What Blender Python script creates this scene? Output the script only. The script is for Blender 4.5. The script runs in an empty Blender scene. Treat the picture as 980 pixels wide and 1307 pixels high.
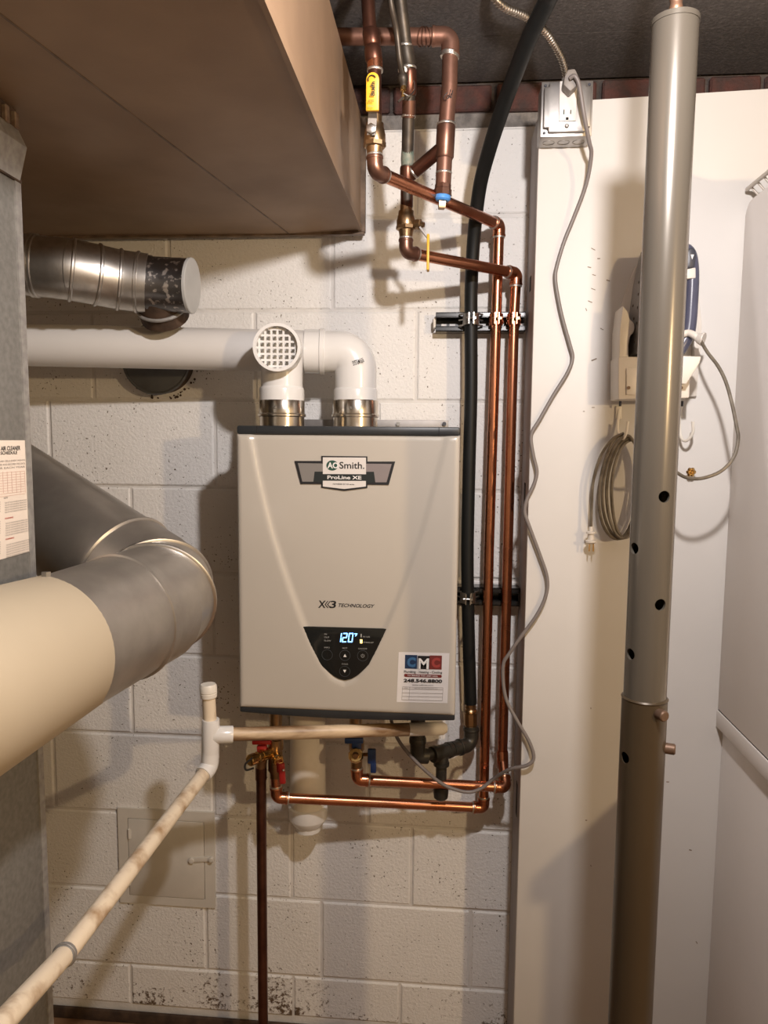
import bpy, bmesh, math, random
import numpy as np
from mathutils import Vector, Matrix

random.seed(7)
scene = bpy.context.scene
COL = scene.collection

# ------------------------------------------------------------------ camera
F, CX, CY = 950.0, 490.0, 653.5
CAM = np.array([0.0, -1.71, 1.456])
_y = np.array([82., 96., -950.]); _y /= np.linalg.norm(_y)
_d = np.array([-90., -9850., -950.]); _d -= _y * (_d @ _y); _d /= np.linalg.norm(_d)
_z = -_d
_x = np.cross(_y, _z)
RW = np.stack([_x, _y, _z])            # world axes in camera space (rows)


def _ray(px, py):
    return RW @ np.array([px - CX, -(py - CY), -F])


def P(px, py, y):
    """point of the vertical plane Y=y that is seen at this place of the photograph"""
    d = _ray(px, py); t = (y - CAM[1]) / d[1]
    return Vector(CAM + t * d)


def PZ(px, py, z):
    d = _ray(px, py); t = (z - CAM[2]) / d[2]
    return Vector(CAM + t * d)


def PX(px, py, x):
    d = _ray(px, py); t = (x - CAM[0]) / d[0]
    return Vector(CAM + t * d)


cam_data = bpy.data.cameras.new('camera')
cam = bpy.data.objects.new('camera', cam_data)
COL.objects.link(cam)
cam_data.sensor_fit = 'HORIZONTAL'
cam_data.sensor_width = 36.0
cam_data.lens = F / 980.0 * 36.0
cam_data.clip_start = 0.02
M4 = Matrix.Identity(4)
for r in range(3):
    for c in range(3):
        M4[r][c] = RW[r][c]
    M4[r][3] = CAM[r]
cam.matrix_world = M4
scene.camera = cam

# ------------------------------------------------------------------ world, lights, exposure
w = bpy.data.worlds.new('basement_air'); scene.world = w; w.use_nodes = True
w.node_tree.nodes['Background'].inputs[0].default_value = (1.0, 0.9, 0.8, 1)
w.node_tree.nodes['Background'].inputs[1].default_value = 0.02


def lamp(name, loc, power, color, radius):
    l = bpy.data.lights.new(name, 'POINT')
    l.energy = power; l.color = color; l.shadow_soft_size = radius
    o = bpy.data.objects.new(name, l); o.location = loc
    COL.objects.link(o)
    return o


lamp('ceiling_bulb', (0.20, -1.22, 2.005), 50, (1.0, 0.94, 0.925), 0.027)
lamp('side_bulb', (1.30, -2.08, 1.70), 57, (1.0, 0.71, 0.39), 0.03)
scene.view_settings.view_transform = 'Standard'
scene.view_settings.look = 'None'
scene.view_settings.gamma = 1.0
scene.view_settings.use_curve_mapping = False
scene.view_settings.exposure = 0.0
try:
    scene.cycles.max_bounces = 8
    scene.cycles.diffuse_bounces = 4
except Exception:
    pass


# ------------------------------------------------------------------ materials
MATS = {}


def mat(name, col, rough=0.5, metal=0.0, var=0.0, vscale=8.0, col2=None, bump=0.0, bscale=120.0,
        bdist=0.002, rvar=0.0, emit=None, estr=0.0, coat=0.0, stretch=None, contrast=(0.35, 0.65), spec=None, detail=6.0):
    m = bpy.data.materials.new(name); m.use_nodes = True
    nt = m.node_tree; N = nt.nodes; L = nt.links
    b = N['Principled BSDF']
    b.inputs['Base Color'].default_value = (*col, 1)
    b.inputs['Roughness'].default_value = rough
    b.inputs['Metallic'].default_value = metal
    if spec is not None:
        b.inputs['Specular IOR Level'].default_value = spec
    if coat:
        b.inputs['Coat Weight'].default_value = coat
        b.inputs['Coat Roughness'].default_value = 0.15
    if emit:
        b.inputs['Emission Color'].default_value = (*emit, 1)
        b.inputs['Emission Strength'].default_value = estr
    tc = N.new('ShaderNodeTexCoord'); src = tc.outputs['Object']
    if stretch:
        mp = N.new('ShaderNodeMapping'); mp.inputs['Scale'].default_value = stretch
        L.new(src, mp.inputs[0]); src = mp.outputs[0]
    if col2 is not None or var:
        n = N.new('ShaderNodeTexNoise'); n.inputs['Scale'].default_value = vscale
        n.inputs['Detail'].default_value = detail
        L.new(src, n.inputs['Vector'])
        r = N.new('ShaderNodeValToRGB')
        if col2 is None:
            col2 = tuple(c * (1 - var) for c in col)
        r.color_ramp.elements[0].position = contrast[0]; r.color_ramp.elements[1].position = contrast[1]
        r.color_ramp.elements[0].color = (*col, 1); r.color_ramp.elements[1].color = (*col2, 1)
        L.new(n.outputs['Fac'], r.inputs[0]); L.new(r.outputs[0], b.inputs['Base Color'])
        if rvar:
            mr = N.new('ShaderNodeMapRange')
            mr.inputs['To Min'].default_value = rough - rvar; mr.inputs['To Max'].default_value = rough + rvar
            L.new(n.outputs['Fac'], mr.inputs[0]); L.new(mr.outputs[0], b.inputs['Roughness'])
    if bump:
        n2 = N.new('ShaderNodeTexNoise'); n2.inputs['Scale'].default_value = bscale
        n2.inputs['Detail'].default_value = 5.0
        L.new(src, n2.inputs['Vector'])
        bp = N.new('ShaderNodeBump'); bp.inputs['Strength'].default_value = bump
        bp.inputs['Distance'].default_value = bdist
        L.new(n2.outputs['Fac'], bp.inputs['Height']); L.new(bp.outputs[0], b.inputs['Normal'])
    MATS[name] = m
    return m


def block_paint():
    m = mat('painted_block', (0.74, 0.69, 0.62), 0.62)
    nt = m.node_tree; N = nt.nodes; L = nt.links; b = N['Principled BSDF']
    g = N.new('ShaderNodeNewGeometry'); src = g.outputs['Position']
    # soft tone drift
    n1 = N.new('ShaderNodeTexNoise'); n1.inputs['Scale'].default_value = 3.0; n1.inputs['Detail'].default_value = 5
    L.new(src, n1.inputs['Vector'])
    r1 = N.new('ShaderNodeValToRGB')
    r1.color_ramp.elements[0].position = 0.3; r1.color_ramp.elements[1].position = 0.7
    r1.color_ramp.elements[0].color = (0.79, 0.77, 0.735, 1); r1.color_ramp.elements[1].color = (0.87, 0.855, 0.83, 1)
    L.new(n1.outputs['Fac'], r1.inputs[0])
    # pin holes: unpainted pores
    v = N.new('ShaderNodeTexNoise'); v.inputs['Scale'].default_value = 170.0; v.inputs['Detail'].default_value = 2
    L.new(src, v.inputs['Vector'])
    v2 = N.new('ShaderNodeTexNoise'); v2.inputs['Scale'].default_value = 9.0; v2.inputs['Detail'].default_value = 3
    L.new(src, v2.inputs['Vector'])
    ad = N.new('ShaderNodeMath'); ad.operation = 'MULTIPLY_ADD'
    L.new(v2.outputs['Fac'], ad.inputs[0]); ad.inputs[1].default_value = 0.30; L.new(v.outputs['Fac'], ad.inputs[2])
    pr = N.new('ShaderNodeMapRange'); pr.inputs['From Min'].default_value = 0.835; pr.inputs['From Max'].default_value = 0.875
    L.new(ad.outputs[0], pr.inputs[0])
    mx = N.new('ShaderNodeMix'); mx.data_type = 'RGBA'
    L.new(pr.outputs[0], mx.inputs['Factor']); L.new(r1.outputs[0], mx.inputs['A'])
    mx.inputs['B'].default_value = (0.16, 0.125, 0.09, 1)
    # splashed dirt along the foot of the wall
    sx = N.new('ShaderNodeSeparateXYZ'); L.new(src, sx.inputs[0])
    dn = N.new('ShaderNodeTexNoise'); dn.inputs['Scale'].default_value = 75.0; dn.inputs['Detail'].default_value = 6
    dn.inputs['Roughness'].default_value = 0.75
    L.new(src, dn.inputs['Vector'])
    dm = N.new('ShaderNodeTexNoise'); dm.inputs['Scale'].default_value = 6.5; dm.inputs['Detail'].default_value = 2
    L.new(src, dm.inputs['Vector'])
    h = N.new('ShaderNodeMapRange'); h.inputs['From Min'].default_value = -0.04; h.inputs['From Max'].default_value = 0.20
    h.inputs['To Min'].default_value = 0.30; h.inputs['To Max'].default_value = 0.0
    L.new(sx.outputs['Z'], h.inputs[0])
    dk = N.new('ShaderNodeMapRange'); dk.inputs['From Min'].default_value = 0.38; dk.inputs['From Max'].default_value = 0.66
    dk.inputs['To Min'].default_value = 0.05; dk.inputs['To Max'].default_value = 1.0
    L.new(dm.outputs['Fac'], dk.inputs[0])
    a1 = N.new('ShaderNodeMath'); a1.operation = 'MULTIPLY'
    L.new(h.outputs[0], a1.inputs[0]); L.new(dk.outputs[0], a1.inputs[1])
    a2 = N.new('ShaderNodeMath'); a2.operation = 'ADD'
    L.new(a1.outputs[0], a2.inputs[0]); L.new(dn.outputs['Fac'], a2.inputs[1])
    dr = N.new('ShaderNodeMapRange'); dr.inputs['From Min'].default_value = 0.655; dr.inputs['From Max'].default_value = 0.73
    L.new(a2.outputs[0], dr.inputs[0])
    mx2 = N.new('ShaderNodeMix'); mx2.data_type = 'RGBA'
    L.new(dr.outputs[0], mx2.inputs['Factor']); L.new(mx.outputs['Result'], mx2.inputs['A'])
    mx2.inputs['B'].default_value = (0.13, 0.085, 0.05, 1)
    L.new(mx2.outputs['Result'], b.inputs['Base Color'])
    # relief
    nb = N.new('ShaderNodeTexNoise'); nb.inputs['Scale'].default_value = 150.0; nb.inputs['Detail'].default_value = 5
    nb.inputs['Roughness'].default_value = 0.6
    L.new(src, nb.inputs['Vector'])
    su = N.new('ShaderNodeMath'); su.operation = 'MULTIPLY_ADD'
    L.new(pr.outputs[0], su.inputs[0]); su.inputs[1].default_value = -0.7; L.new(nb.outputs['Fac'], su.inputs[2])
    bp = N.new('ShaderNodeBump'); bp.inputs['Strength'].default_value = 0.6; bp.inputs['Distance'].default_value = 0.004
    L.new(su.outputs[0], bp.inputs['Height']); L.new(bp.outputs[0], b.inputs['Normal'])
    return m


block_paint()
mat('wall_mortar', (0.76, 0.735, 0.70), 0.7, bump=0.5, bscale=160, var=0.12, vscale=20)
mat('grey_mortar', (0.27, 0.245, 0.22), 0.9, bump=1.0, bscale=90, bdist=0.006, var=0.4, vscale=40)
mat('red_brick', (0.095, 0.034, 0.026), 0.85, bump=0.8, bscale=150, bdist=0.004, col2=(0.05, 0.03, 0.026), vscale=30)
mat('dark_mortar', (0.10, 0.08, 0.07), 0.9, bump=1.0, bscale=90, bdist=0.006, var=0.4, vscale=40)
mat('grey_plaster', (0.42, 0.40, 0.38), 0.9, bump=0.7, bscale=60, bdist=0.006, var=0.3, vscale=12)
mat('ceiling_board', (0.085, 0.075, 0.07), 0.85, bump=0.7, bscale=200, bdist=0.002, col2=(0.14, 0.125, 0.117), vscale=160, contrast=(0.45, 0.75))
mat('floor_paint', (0.28, 0.155, 0.08), 0.6, var=0.5, vscale=9, bump=0.3, bscale=60)
mat('room_wall', (0.80, 0.74, 0.64), 0.8, var=0.1, vscale=2)
mat('white_board', (0.67, 0.645, 0.61), 0.5, var=0.05, vscale=4, bump=0.06, bscale=60)
mat('stud_grey', (0.40, 0.36, 0.345), 0.6, var=0.25, vscale=14, stretch=(1, 1, 0.1))
mat('scuff_brown', (0.26, 0.19, 0.13), 0.7, var=0.3)
mat('dark_slot', (0.012, 0.010, 0.009), 0.8, var=0.2)
mat('galvanised', (0.58, 0.555, 0.52), 0.38, 1.0, col2=(0.47, 0.45, 0.42), vscale=60, rvar=0.10, bump=0.10, bscale=25, bdist=0.002)
mat('galvanised_soft', (0.46, 0.425, 0.38), 0.37, 0.82, col2=(0.35, 0.32, 0.285), vscale=14, rvar=0.08, bump=0.08, bscale=25, bdist=0.002)
mat('galvanised_dull', (0.40, 0.385, 0.36), 0.50, 0.5, col2=(0.30, 0.285, 0.27), vscale=90, rvar=0.1, bump=0.08, bscale=60)
mat('galvanised_spotted', (0.17, 0.165, 0.165), 0.36, 1.0, col2=(0.62, 0.58, 0.54), vscale=85, contrast=(0.56, 0.64), rvar=0.15)
mat('duct_brown', (0.285, 0.185, 0.112), 0.55, 0.15, col2=(0.23, 0.148, 0.09), vscale=6, rvar=0.1, bump=0.12, bscale=220, bdist=0.001)
mat('duct_edge', (0.22, 0.15, 0.10), 0.5, 0.4, var=0.5, vscale=30)
mat('furnace_metal', (0.225, 0.215, 0.195), 0.5, 0.2, col2=(0.175, 0.168, 0.152), vscale=110, rvar=0.1, bump=0.05, bscale=120)
mat('rust_trim', (0.25, 0.19, 0.14), 0.65, 0.35, col2=(0.13, 0.075, 0.05), vscale=60)
mat('flue_grey', (0.14, 0.145, 0.15), 0.55, 0.4, var=0.25, vscale=18)
mat('cap_grey', (0.50, 0.50, 0.485), 0.5, 0.25, var=0.12, vscale=20)
mat('rust_dark', (0.09, 0.055, 0.035), 0.8, 0.2, var=0.5, vscale=40, bump=0.4)
mat('beige_paint', (0.43, 0.355, 0.25), 0.55, var=0.06, vscale=4)
mat('white_pvc', (0.78, 0.765, 0.74), 0.22, var=0.03, vscale=5, coat=0.3)
mat('pipe_pvc', (0.70, 0.675, 0.645), 0.33, var=0.05, vscale=6)
mat('aged_pvc', (0.78, 0.66, 0.50), 0.45, col2=(0.36, 0.22, 0.11), vscale=26, contrast=(0.50, 0.74), stretch=(1, 1, 1))
mat('stained_pvc', (0.72, 0.55, 0.36), 0.45, col2=(0.20, 0.11, 0.05), vscale=22, contrast=(0.38, 0.60), stretch=(0.16, 1, 1.6))
mat('cream_pvc', (0.80, 0.75, 0.66), 0.4, var=0.08, vscale=20)
mat('heater_cover', (0.505, 0.465, 0.405), 0.28, var=0.02, vscale=3, coat=0.15)
mat('heater_trim', (0.028, 0.031, 0.034), 0.42, var=0.2, vscale=10)
mat('heater_body', (0.35, 0.33, 0.31), 0.45, 0.5, var=0.1)
mat('stainless', (0.62, 0.57, 0.50), 0.22, 1.0, col2=(0.52, 0.48, 0.42), vscale=30, stretch=(1, 1, 0.05))
mat('bracket_steel', (0.32, 0.30, 0.285), 0.5, 0.5, var=0.2, vscale=20)
mat('display_black', (0.012, 0.014, 0.014), 0.12, var=0.1)
mat('ink_black', (0.012, 0.012, 0.014), 0.5, var=0.1)
mat('ink_green', (0.02, 0.075, 0.05), 0.5, var=0.1)
mat('ink_white', (0.80, 0.78, 0.75), 0.5, var=0.02)
mat('ink_grey', (0.42, 0.42, 0.40), 0.5, var=0.05)
mat('ink_faint', (0.07, 0.075, 0.08), 0.5, var=0.05)
mat('badge_grey', (0.30, 0.285, 0.27), 0.3, 0.35, var=0.05)
mat('badge_grey_pink', (0.34, 0.30, 0.30), 0.3, 0.35, var=0.05)
mat('badge_white', (0.72, 0.68, 0.64), 0.4, var=0.02)
mat('badge_dark', (0.02, 0.026, 0.026), 0.4, var=0.1)
mat('lcd_blue', (0.10, 0.35, 0.9), 0.5, emit=(0.22, 0.52, 1.0), estr=3.2)
mat('led_amber', (1.0, 0.7, 0.2), 0.5, emit=(1.0, 0.66, 0.2), estr=3.0)
mat('sticker_white', (0.74, 0.71, 0.69), 0.5, var=0.04, vscale=60)
mat('sticker_blue', (0.012, 0.035, 0.09), 0.5, var=0.1)
mat('sticker_blue_light', (0.05, 0.15, 0.30), 0.5, var=0.1)
mat('sticker_red', (0.19, 0.028, 0.024), 0.5, var=0.1)
mat('sticker_red_light', (0.40, 0.06, 0.05), 0.5, var=0.1)
mat('label_cream', (0.78, 0.68, 0.58), 0.6, var=0.04, vscale=20)
mat('label_pink', (0.76, 0.55, 0.48), 0.6, var=0.05)
mat('label_grey', (0.30, 0.27, 0.25), 0.6, var=0.1)
mat('label_red', (0.55, 0.12, 0.09), 0.6, var=0.1)
mat('copper', (0.62, 0.265, 0.15), 0.26, 1.0, col2=(0.42, 0.165, 0.09), vscale=22, rvar=0.08, contrast=(0.4, 0.8))
mat('copper_old', (0.25, 0.13, 0.09), 0.38, 0.85, col2=(0.165, 0.085, 0.06), vscale=30, rvar=0.1)
mat('copper_matt', (0.29, 0.15, 0.105), 0.42, 0.7, col2=(0.22, 0.11, 0.075), vscale=26, rvar=0.08)
mat('copper_dark', (0.16, 0.07, 0.045), 0.34, 0.85, col2=(0.10, 0.042, 0.028), vscale=28, rvar=0.08)
mat('copper_green', (0.11, 0.09, 0.07), 0.45, 0.65, col2=(0.06, 0.05, 0.04), vscale=38, rvar=0.1)
mat('patina', (0.16, 0.22, 0.18), 0.65, 0.3, col2=(0.34, 0.33, 0.26), vscale=90)
mat('solder', (0.70, 0.66, 0.60), 0.35, 0.9, var=0.2, vscale=90, bump=0.4, bscale=200)
mat('brass', (0.44, 0.30, 0.17), 0.33, 1.0, col2=(0.33, 0.215, 0.115), vscale=40, rvar=0.08)
mat('brass_bright', (0.82, 0.53, 0.20), 0.22, 1.0, var=0.25, vscale=30)
mat('yellow_vinyl', (0.86, 0.46, 0.025), 0.42, var=0.05, vscale=30)
mat('blue_ring', (0.10, 0.34, 0.80), 0.45, var=0.15, vscale=60)
mat('red_vinyl', (0.36, 0.02, 0.018), 0.32, var=0.1, vscale=30)
mat('blue_vinyl', (0.012, 0.035, 0.12), 0.4, var=0.1, vscale=30)
mat('steel', (0.48, 0.465, 0.44), 0.36, 1.0, var=0.2, vscale=60)
mat('black_iron', (0.035, 0.033, 0.028), 0.40, 0.5, col2=(0.055, 0.05, 0.04), vscale=50, bump=0.15, bscale=150)
mat('hose_black', (0.007, 0.008, 0.008), 0.5, spec=0.3, var=0.2, vscale=30)
mat('strut_black', (0.014, 0.015, 0.016), 0.25, var=0.2, vscale=30, coat=0.3)
mat('cord_grey', (0.20, 0.175, 0.165), 0.45, var=0.12, vscale=20)
mat('plug_grey', (0.24, 0.215, 0.195), 0.5, var=0.1, vscale=40)
mat('box_steel', (0.44, 0.42, 0.405), 0.42, 0.9, col2=(0.38, 0.365, 0.35), vscale=40, rvar=0.06)
mat('receptacle_ivory', (0.72, 0.68, 0.63), 0.35, var=0.03)
mat('conduit', (0.58, 0.53, 0.46), 0.30, 1.0, var=0.15, vscale=80)
mat('column_paint', (0.125, 0.11, 0.09), 0.25, 0.3, col2=(0.108, 0.094, 0.075), vscale=5, rvar=0.05, stretch=(1, 1, 0.35))
mat('column_lower', (0.07, 0.05, 0.029), 0.35, 0.25, col2=(0.055, 0.039, 0.022), vscale=5, rvar=0.06, stretch=(1, 1, 0.3))
mat('bolt_brown', (0.17, 0.105, 0.07), 0.5, 0.5, var=0.3, vscale=60)
mat('screw_rust', (0.30, 0.17, 0.11), 0.45, 0.7, var=0.3, vscale=60)
mat('holder_white', (0.74, 0.69, 0.62), 0.4, var=0.04, vscale=20)
mat('sole_grey', (0.33, 0.32, 0.32), 0.35, 0.6, var=0.15, vscale=60)
mat('iron_blue', (0.085, 0.088, 0.135), 0.3, var=0.15, vscale=20)
mat('iron_dark', (0.045, 0.047, 0.06), 0.4, var=0.1)
mat('iron_cord', (0.10, 0.08, 0.055), 0.4, col2=(0.19, 0.16, 0.12), vscale=50)
mat('wire_shelf', (0.55, 0.50, 0.44), 0.4, 0.3, var=0.1)
mat('cabinet_white', (0.78, 0.74, 0.71), 0.5, var=0.04, vscale=6)
mat('access_paint', (0.68, 0.64, 0.57), 0.55, var=0.08, vscale=14, bump=0.12, bscale=90)


# ------------------------------------------------------------------ mesh helpers
class MB:
    def __init__(s):
        s.v = []; s.f = []

    def add(s, vs, fs):
        o = len(s.v); s.v += [tuple(a) for a in vs]; s.f += [tuple(i + o for i in f) for f in fs]
        return s

    def box(s, x0, x1, y0, y1, z0, z1):
        vs = [(x, y, z) for x in (x0, x1) for y in (y0, y1) for z in (z0, z1)]
        return s.add(vs, [(0, 1, 3, 2), (4, 6, 7, 5), (0, 4, 5, 1), (2, 3, 7, 6), (0, 2, 6, 4), (1, 5, 7, 3)])

    def prism(s, poly, vec):
        n = len(poly); vec = Vector(vec)
        vs = [Vector(p) for p in poly] + [Vector(p) + vec for p in poly]
        fs = [tuple(range(n)), tuple(range(2 * n - 1, n - 1, -1))]
        fs += [(i, (i + 1) % n, n + (i + 1) % n, n + i) for i in range(n)]
        return s.add(vs, fs)

    def obox(s, a, b, wx, wy, up=(0, -1, 0)):
        """bar from a to b, width wx across, thickness wy along 'up'"""
        a = Vector(a); b = Vector(b); t = (b - a).normalized(); u = Vector(up)
        u = (u - t * u.dot(t)).normalized(); r = t.cross(u)
        p = [a - r * wx / 2 - u * wy / 2, a + r * wx / 2 - u * wy / 2, a + r * wx / 2 + u * wy / 2, a - r * wx / 2 + u * wy / 2]
        return s.prism(p, b - a)

    def lathe(s, a, b, prof, n=24, phase=0.0, cap=True, unit=None):
        a = Vector(a); d = (Vector(b) - a); L = d.length; t = d / L
        ref = Vector((0, 0, 1)) if abs(t.z) < 0.9 else Vector((1, 0, 0))
        u = (ref - t * ref.dot(t)).normalized(); q = t.cross(u)
        vs = []; fs = []
        for (k, r) in prof:
            c = a + t * (k * L if unit is None else k)
            for i in range(n):
                an = 2 * math.pi * i / n + phase
                vs.append(c + (u * math.cos(an) + q * math.sin(an)) * r)
        for j in range(len(prof) - 1):
            for i in range(n):
                fs.append((j * n + i, j * n + (i + 1) % n, (j + 1) * n + (i + 1) % n, (j + 1) * n + i))
        if cap:
            if prof[0][1] > 1e-6: fs.append(tuple(range(n - 1, -1, -1)))
            if prof[-1][1] > 1e-6: fs.append(tuple((len(prof) - 1) * n + i for i in range(n)))
        return s.add(vs, fs)

    def cyl(s, a, b, r, n=24, r2=None):
        return s.lathe(a, b, [(0, r), (1, r if r2 is None else r2)], n)

    def sweep(s, pts, r, n=16, cap=True, closed=False):
        pts = [Vector(p) for p in pts]
        m = len(pts)
        rr = r if isinstance(r, (list, tuple)) else [r] * m
        ts = []
        for i in range(m):
            if closed:
                t = pts[(i + 1) % m] - pts[i - 1]
            else:
                t = pts[min(i + 1, m - 1)] - pts[max(i - 1, 0)]
            ts.append(t.normalized())
        ref = Vector((0, 0, 1)) if abs(ts[0].z) < 0.9 else Vector((1, 0, 0))
        u = (ref - ts[0] * ref.dot(ts[0])).normalized()
        vs = []; fs = []
        for i in range(m):
            u = (u - ts[i] * u.dot(ts[i])).normalized(); q = ts[i].cross(u)
            for k in range(n):
                an = 2 * math.pi * k / n
                vs.append(pts[i] + (u * math.cos(an) + q * math.sin(an)) * rr[i])
        for j in range(m if closed else m - 1):
            j2 = (j + 1) % m
            for k in range(n):
                fs.append((j * n + k, j * n + (k + 1) % n, j2 * n + (k + 1) % n, j2 * n + k))
        if cap and not closed:
            fs.append(tuple(range(n - 1, -1, -1))); fs.append(tuple((m - 1) * n + k for k in range(n)))
        return s.add(vs, fs)

    def mesh(s, name, angle=35, bevel=0.0, bseg=2, recalc=True):
        me = bpy.data.meshes.new(name)
        me.from_pydata(s.v, [], s.f); me.validate()
        if bevel or recalc:
            bm = bmesh.new(); bm.from_mesh(me)
            if recalc: bmesh.ops.recalc_face_normals(bm, faces=bm.faces)
            if bevel:
                ed = [e for e in bm.edges if len(e.link_faces) == 2 and e.calc_face_angle(0) > math.radians(40)]
                bmesh.ops.bevel(bm, geom=ed, offset=bevel, segments=bseg, affect='EDGES', profile=0.5, clamp_overlap=True)
            bm.to_mesh(me); bm.free()
        me.shade_smooth()
        me.set_sharp_from_angle(angle=math.radians(angle))
        return me


def fillet(pts, rad, n=8):
    pts = [Vector(p) for p in pts]; out = [pts[0]]
    for i in range(1, len(pts) - 1):
        a, b, c = pts[i - 1], pts[i], pts[i + 1]
        d1 = (a - b); d2 = (c - b); l1, l2 = d1.length, d2.length
        d1.normalize(); d2.normalize()
        half = d1.angle(d2) / 2
        tlen = min(rad / max(math.tan(half), 1e-3), l1 * 0.48, l2 * 0.48)
        p0, p2 = b + d1 * tlen, b + d2 * tlen
        rr = tlen * math.tan(half)
        cen = b + (d1 + d2).normalized() * (rr / max(math.sin(half), 1e-4))
        v0, v2 = p0 - cen, p2 - cen
        ang = v0.angle(v2)
        for k in range(n + 1):
            f = k / n
            if ang < 1e-4: out.append(p0.lerp(p2, f)); continue
            out.append(cen + (v0 * math.sin((1 - f) * ang) + v2 * math.sin(f * ang)) / math.sin(ang))
    out.append(pts[-1])
    return out


def smooth_path(pts, sub=6):
    """Catmull-Rom through the points"""
    pts = [Vector(p) for p in pts]; out = []
    q = [pts[0] * 2 - pts[1]] + pts + [pts[-1] * 2 - pts[-2]]
    for i in range(1, len(q) - 2):
        p0, p1, p2, p3 = q[i - 1], q[i], q[i + 1], q[i + 2]
        for k in range(sub):
            t = k / sub
            out.append(0.5 * ((2 * p1) + (p2 - p0) * t + (2 * p0 - 5 * p1 + 4 * p2 - p3) * t * t + (3 * p1 - p0 - 3 * p2 + p3) * t ** 3))
    out.append(pts[-1])
    return out


ROOT_LOC = {}


def thing(name, label, cat, loc, group=None):
    o = bpy.data.objects.new(name, None); COL.objects.link(o)
    o.empty_display_size = 0.05
    o.location = loc
    o['label'] = label; o['category'] = cat
    if group: o['group'] = group
    ROOT_LOC[o.name] = Vector(loc)
    return o


def put(name, me, material, parent=None, label=None):
    """link a mesh whose vertices are in room coordinates"""
    if parent is not None:
        L = ROOT_LOC[parent.name]
        me.transform(Matrix.Translation(-L))
    me.materials.clear(); me.materials.append(MATS[material])
    o = bpy.data.objects.new(name, me); COL.objects.link(o)
    if parent is not None:
        o.parent = parent; ROOT_LOC[o.name] = ROOT_LOC[parent.name]
    else:
        ROOT_LOC[o.name] = Vector((0, 0, 0))
    if label: o['label'] = label
    return o


def part(name, mb, material, parent, label=None, bevel=0.0, angle=35, bseg=2):
    return put(name, mb.mesh(name, angle=angle, bevel=bevel, bseg=bseg), material, parent, label)


def one(name, mb, material, label, cat, group=None, bevel=0.0, angle=35):
    """a thing that is a single mesh"""
    o = put(name, mb.mesh(name, angle=angle, bevel=bevel), material)
    c = sum((v.co for v in o.data.vertices), Vector()) / len(o.data.vertices)
    o.data.transform(Matrix.Translation(-c)); o.location = c
    ROOT_LOC[o.name] = c
    o['label'] = label; o['category'] = cat
    if group: o['group'] = group
    return o


def struct(name, mb, material, parent=None, bevel=0.0, label=None):
    o = part(name, mb, material, parent, bevel=bevel)
    if parent is None: o['kind'] = 'structure'
    if label: o['label'] = label
    return o


def text(s, TL, TR, BL, BR, material, parent, bold=0.0, shear=0.0, name='lettering', label=None, keep=False):
    """flat print: the string fitted into a quad given by its four corners"""
    cu = bpy.data.curves.new(name, 'FONT'); cu.body = s; cu.size = 1.0
    cu.offset = bold; cu.shear = shear; cu.resolution_u = 3
    ob = bpy.data.objects.new(name, cu); COL.objects.link(ob)
    dg = bpy.context.evaluated_depsgraph_get()
    me = bpy.data.meshes.new_from_object(ob.evaluated_get(dg))
    bpy.data.objects.remove(ob); bpy.data.curves.remove(cu)
    xs = [v.co.x for v in me.vertices]; ys = [v.co.y for v in me.vertices]
    x0, x1, y0, y1 = min(xs), max(xs), min(ys), max(ys)
    TL, TR, BL, BR = map(Vector, (TL, TR, BL, BR))
    for v in me.vertices:
        a = (v.co.x - x0) / (x1 - x0 + 1e-9); b = (v.co.y - y0) / (y1 - y0 + 1e-9)
        v.co = (BL.lerp(BR, a)).lerp(TL.lerp(TR, a), b)
    me.name = name
    return put(name, me, material, parent, label)


def quad_px(x0, y0, x1, y1, y):
    a = P(x0, y0, y); c = P(x1, y1, y)
    return ((a.x, y, a.z), (c.x, y, a.z), (a.x, y, c.z), (c.x, y, c.z))


def text_px(s, x0, y0, x1, y1, y, material, parent, **k):
    return text(s, *quad_px(x0, y0, x1, y1, y), material, parent, **k)


def poly_px(pts, y):
    return [P(a, b, y) for a, b in pts]


def ring(mb, c, axis, r, thick, n=24):
    """a flat band around a pipe"""
    c = Vector(c); a = Vector(axis).normalized()
    mb.lathe(c - a * thick / 2, c + a * thick / 2, [(0, r * 0.97), (0.25, r), (0.75, r), (1, r * 0.97)], n)
    return mb


# ================================================================== SETTING
WT = 2.128                      # top of the painted block
# --- back wall of painted concrete block
wb = MB().box(-2.2, 1.6, 0.0035, 0.16, -0.045, WT)
wall_back = struct('wall_back', wb, 'wall_mortar')
wall_back['label'] = 'cream painted concrete block wall behind the water heater'
rows = {-1: (167, 374, 510), 0: (60, 263, 410, 600), 1: (165, 372, 525), 2: (69, 272, 470), 3: (168, 372, 570), 4: (64, 272, 480),
        5: (168, 378, 585), 6: (64, 274, 482), 7: (118, 325, 531), 8: (215, 424, 630), 9: (118, 325, 531)}
FZ = -0.045
Z0, CH = 0.111, 0.2035
GAP = 0.0032


def block(x0, x1, z0, z1):
    d = random.uniform(-0.0012, 0.0012); c = 0.0035
    vs = [(x0, 0.006, z0), (x1, 0.006, z0), (x1, 0.006, z1), (x0, 0.006, z1),
          (x0, 0.0025 + d, z0), (x1, 0.0025 + d, z0), (x1, 0.0025 + d, z1), (x0, 0.0025 + d, z1),
          (x0 + c, d, z0 + c), (x1 - c, d, z0 + c), (x1 - c, d, z1 - c), (x0 + c, d, z1 - c)]
    fs = [(8, 9, 10, 11), (4, 5, 9, 8), (5, 6, 10, 9), (6, 7, 11, 10), (7, 4, 8, 11),
          (0, 1, 5, 4), (1, 2, 6, 5), (2, 3, 7, 6), (3, 0, 4, 7)]
    part('concrete_block', MB().add(vs, fs), 'painted_block', wall_back, angle=10)


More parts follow.
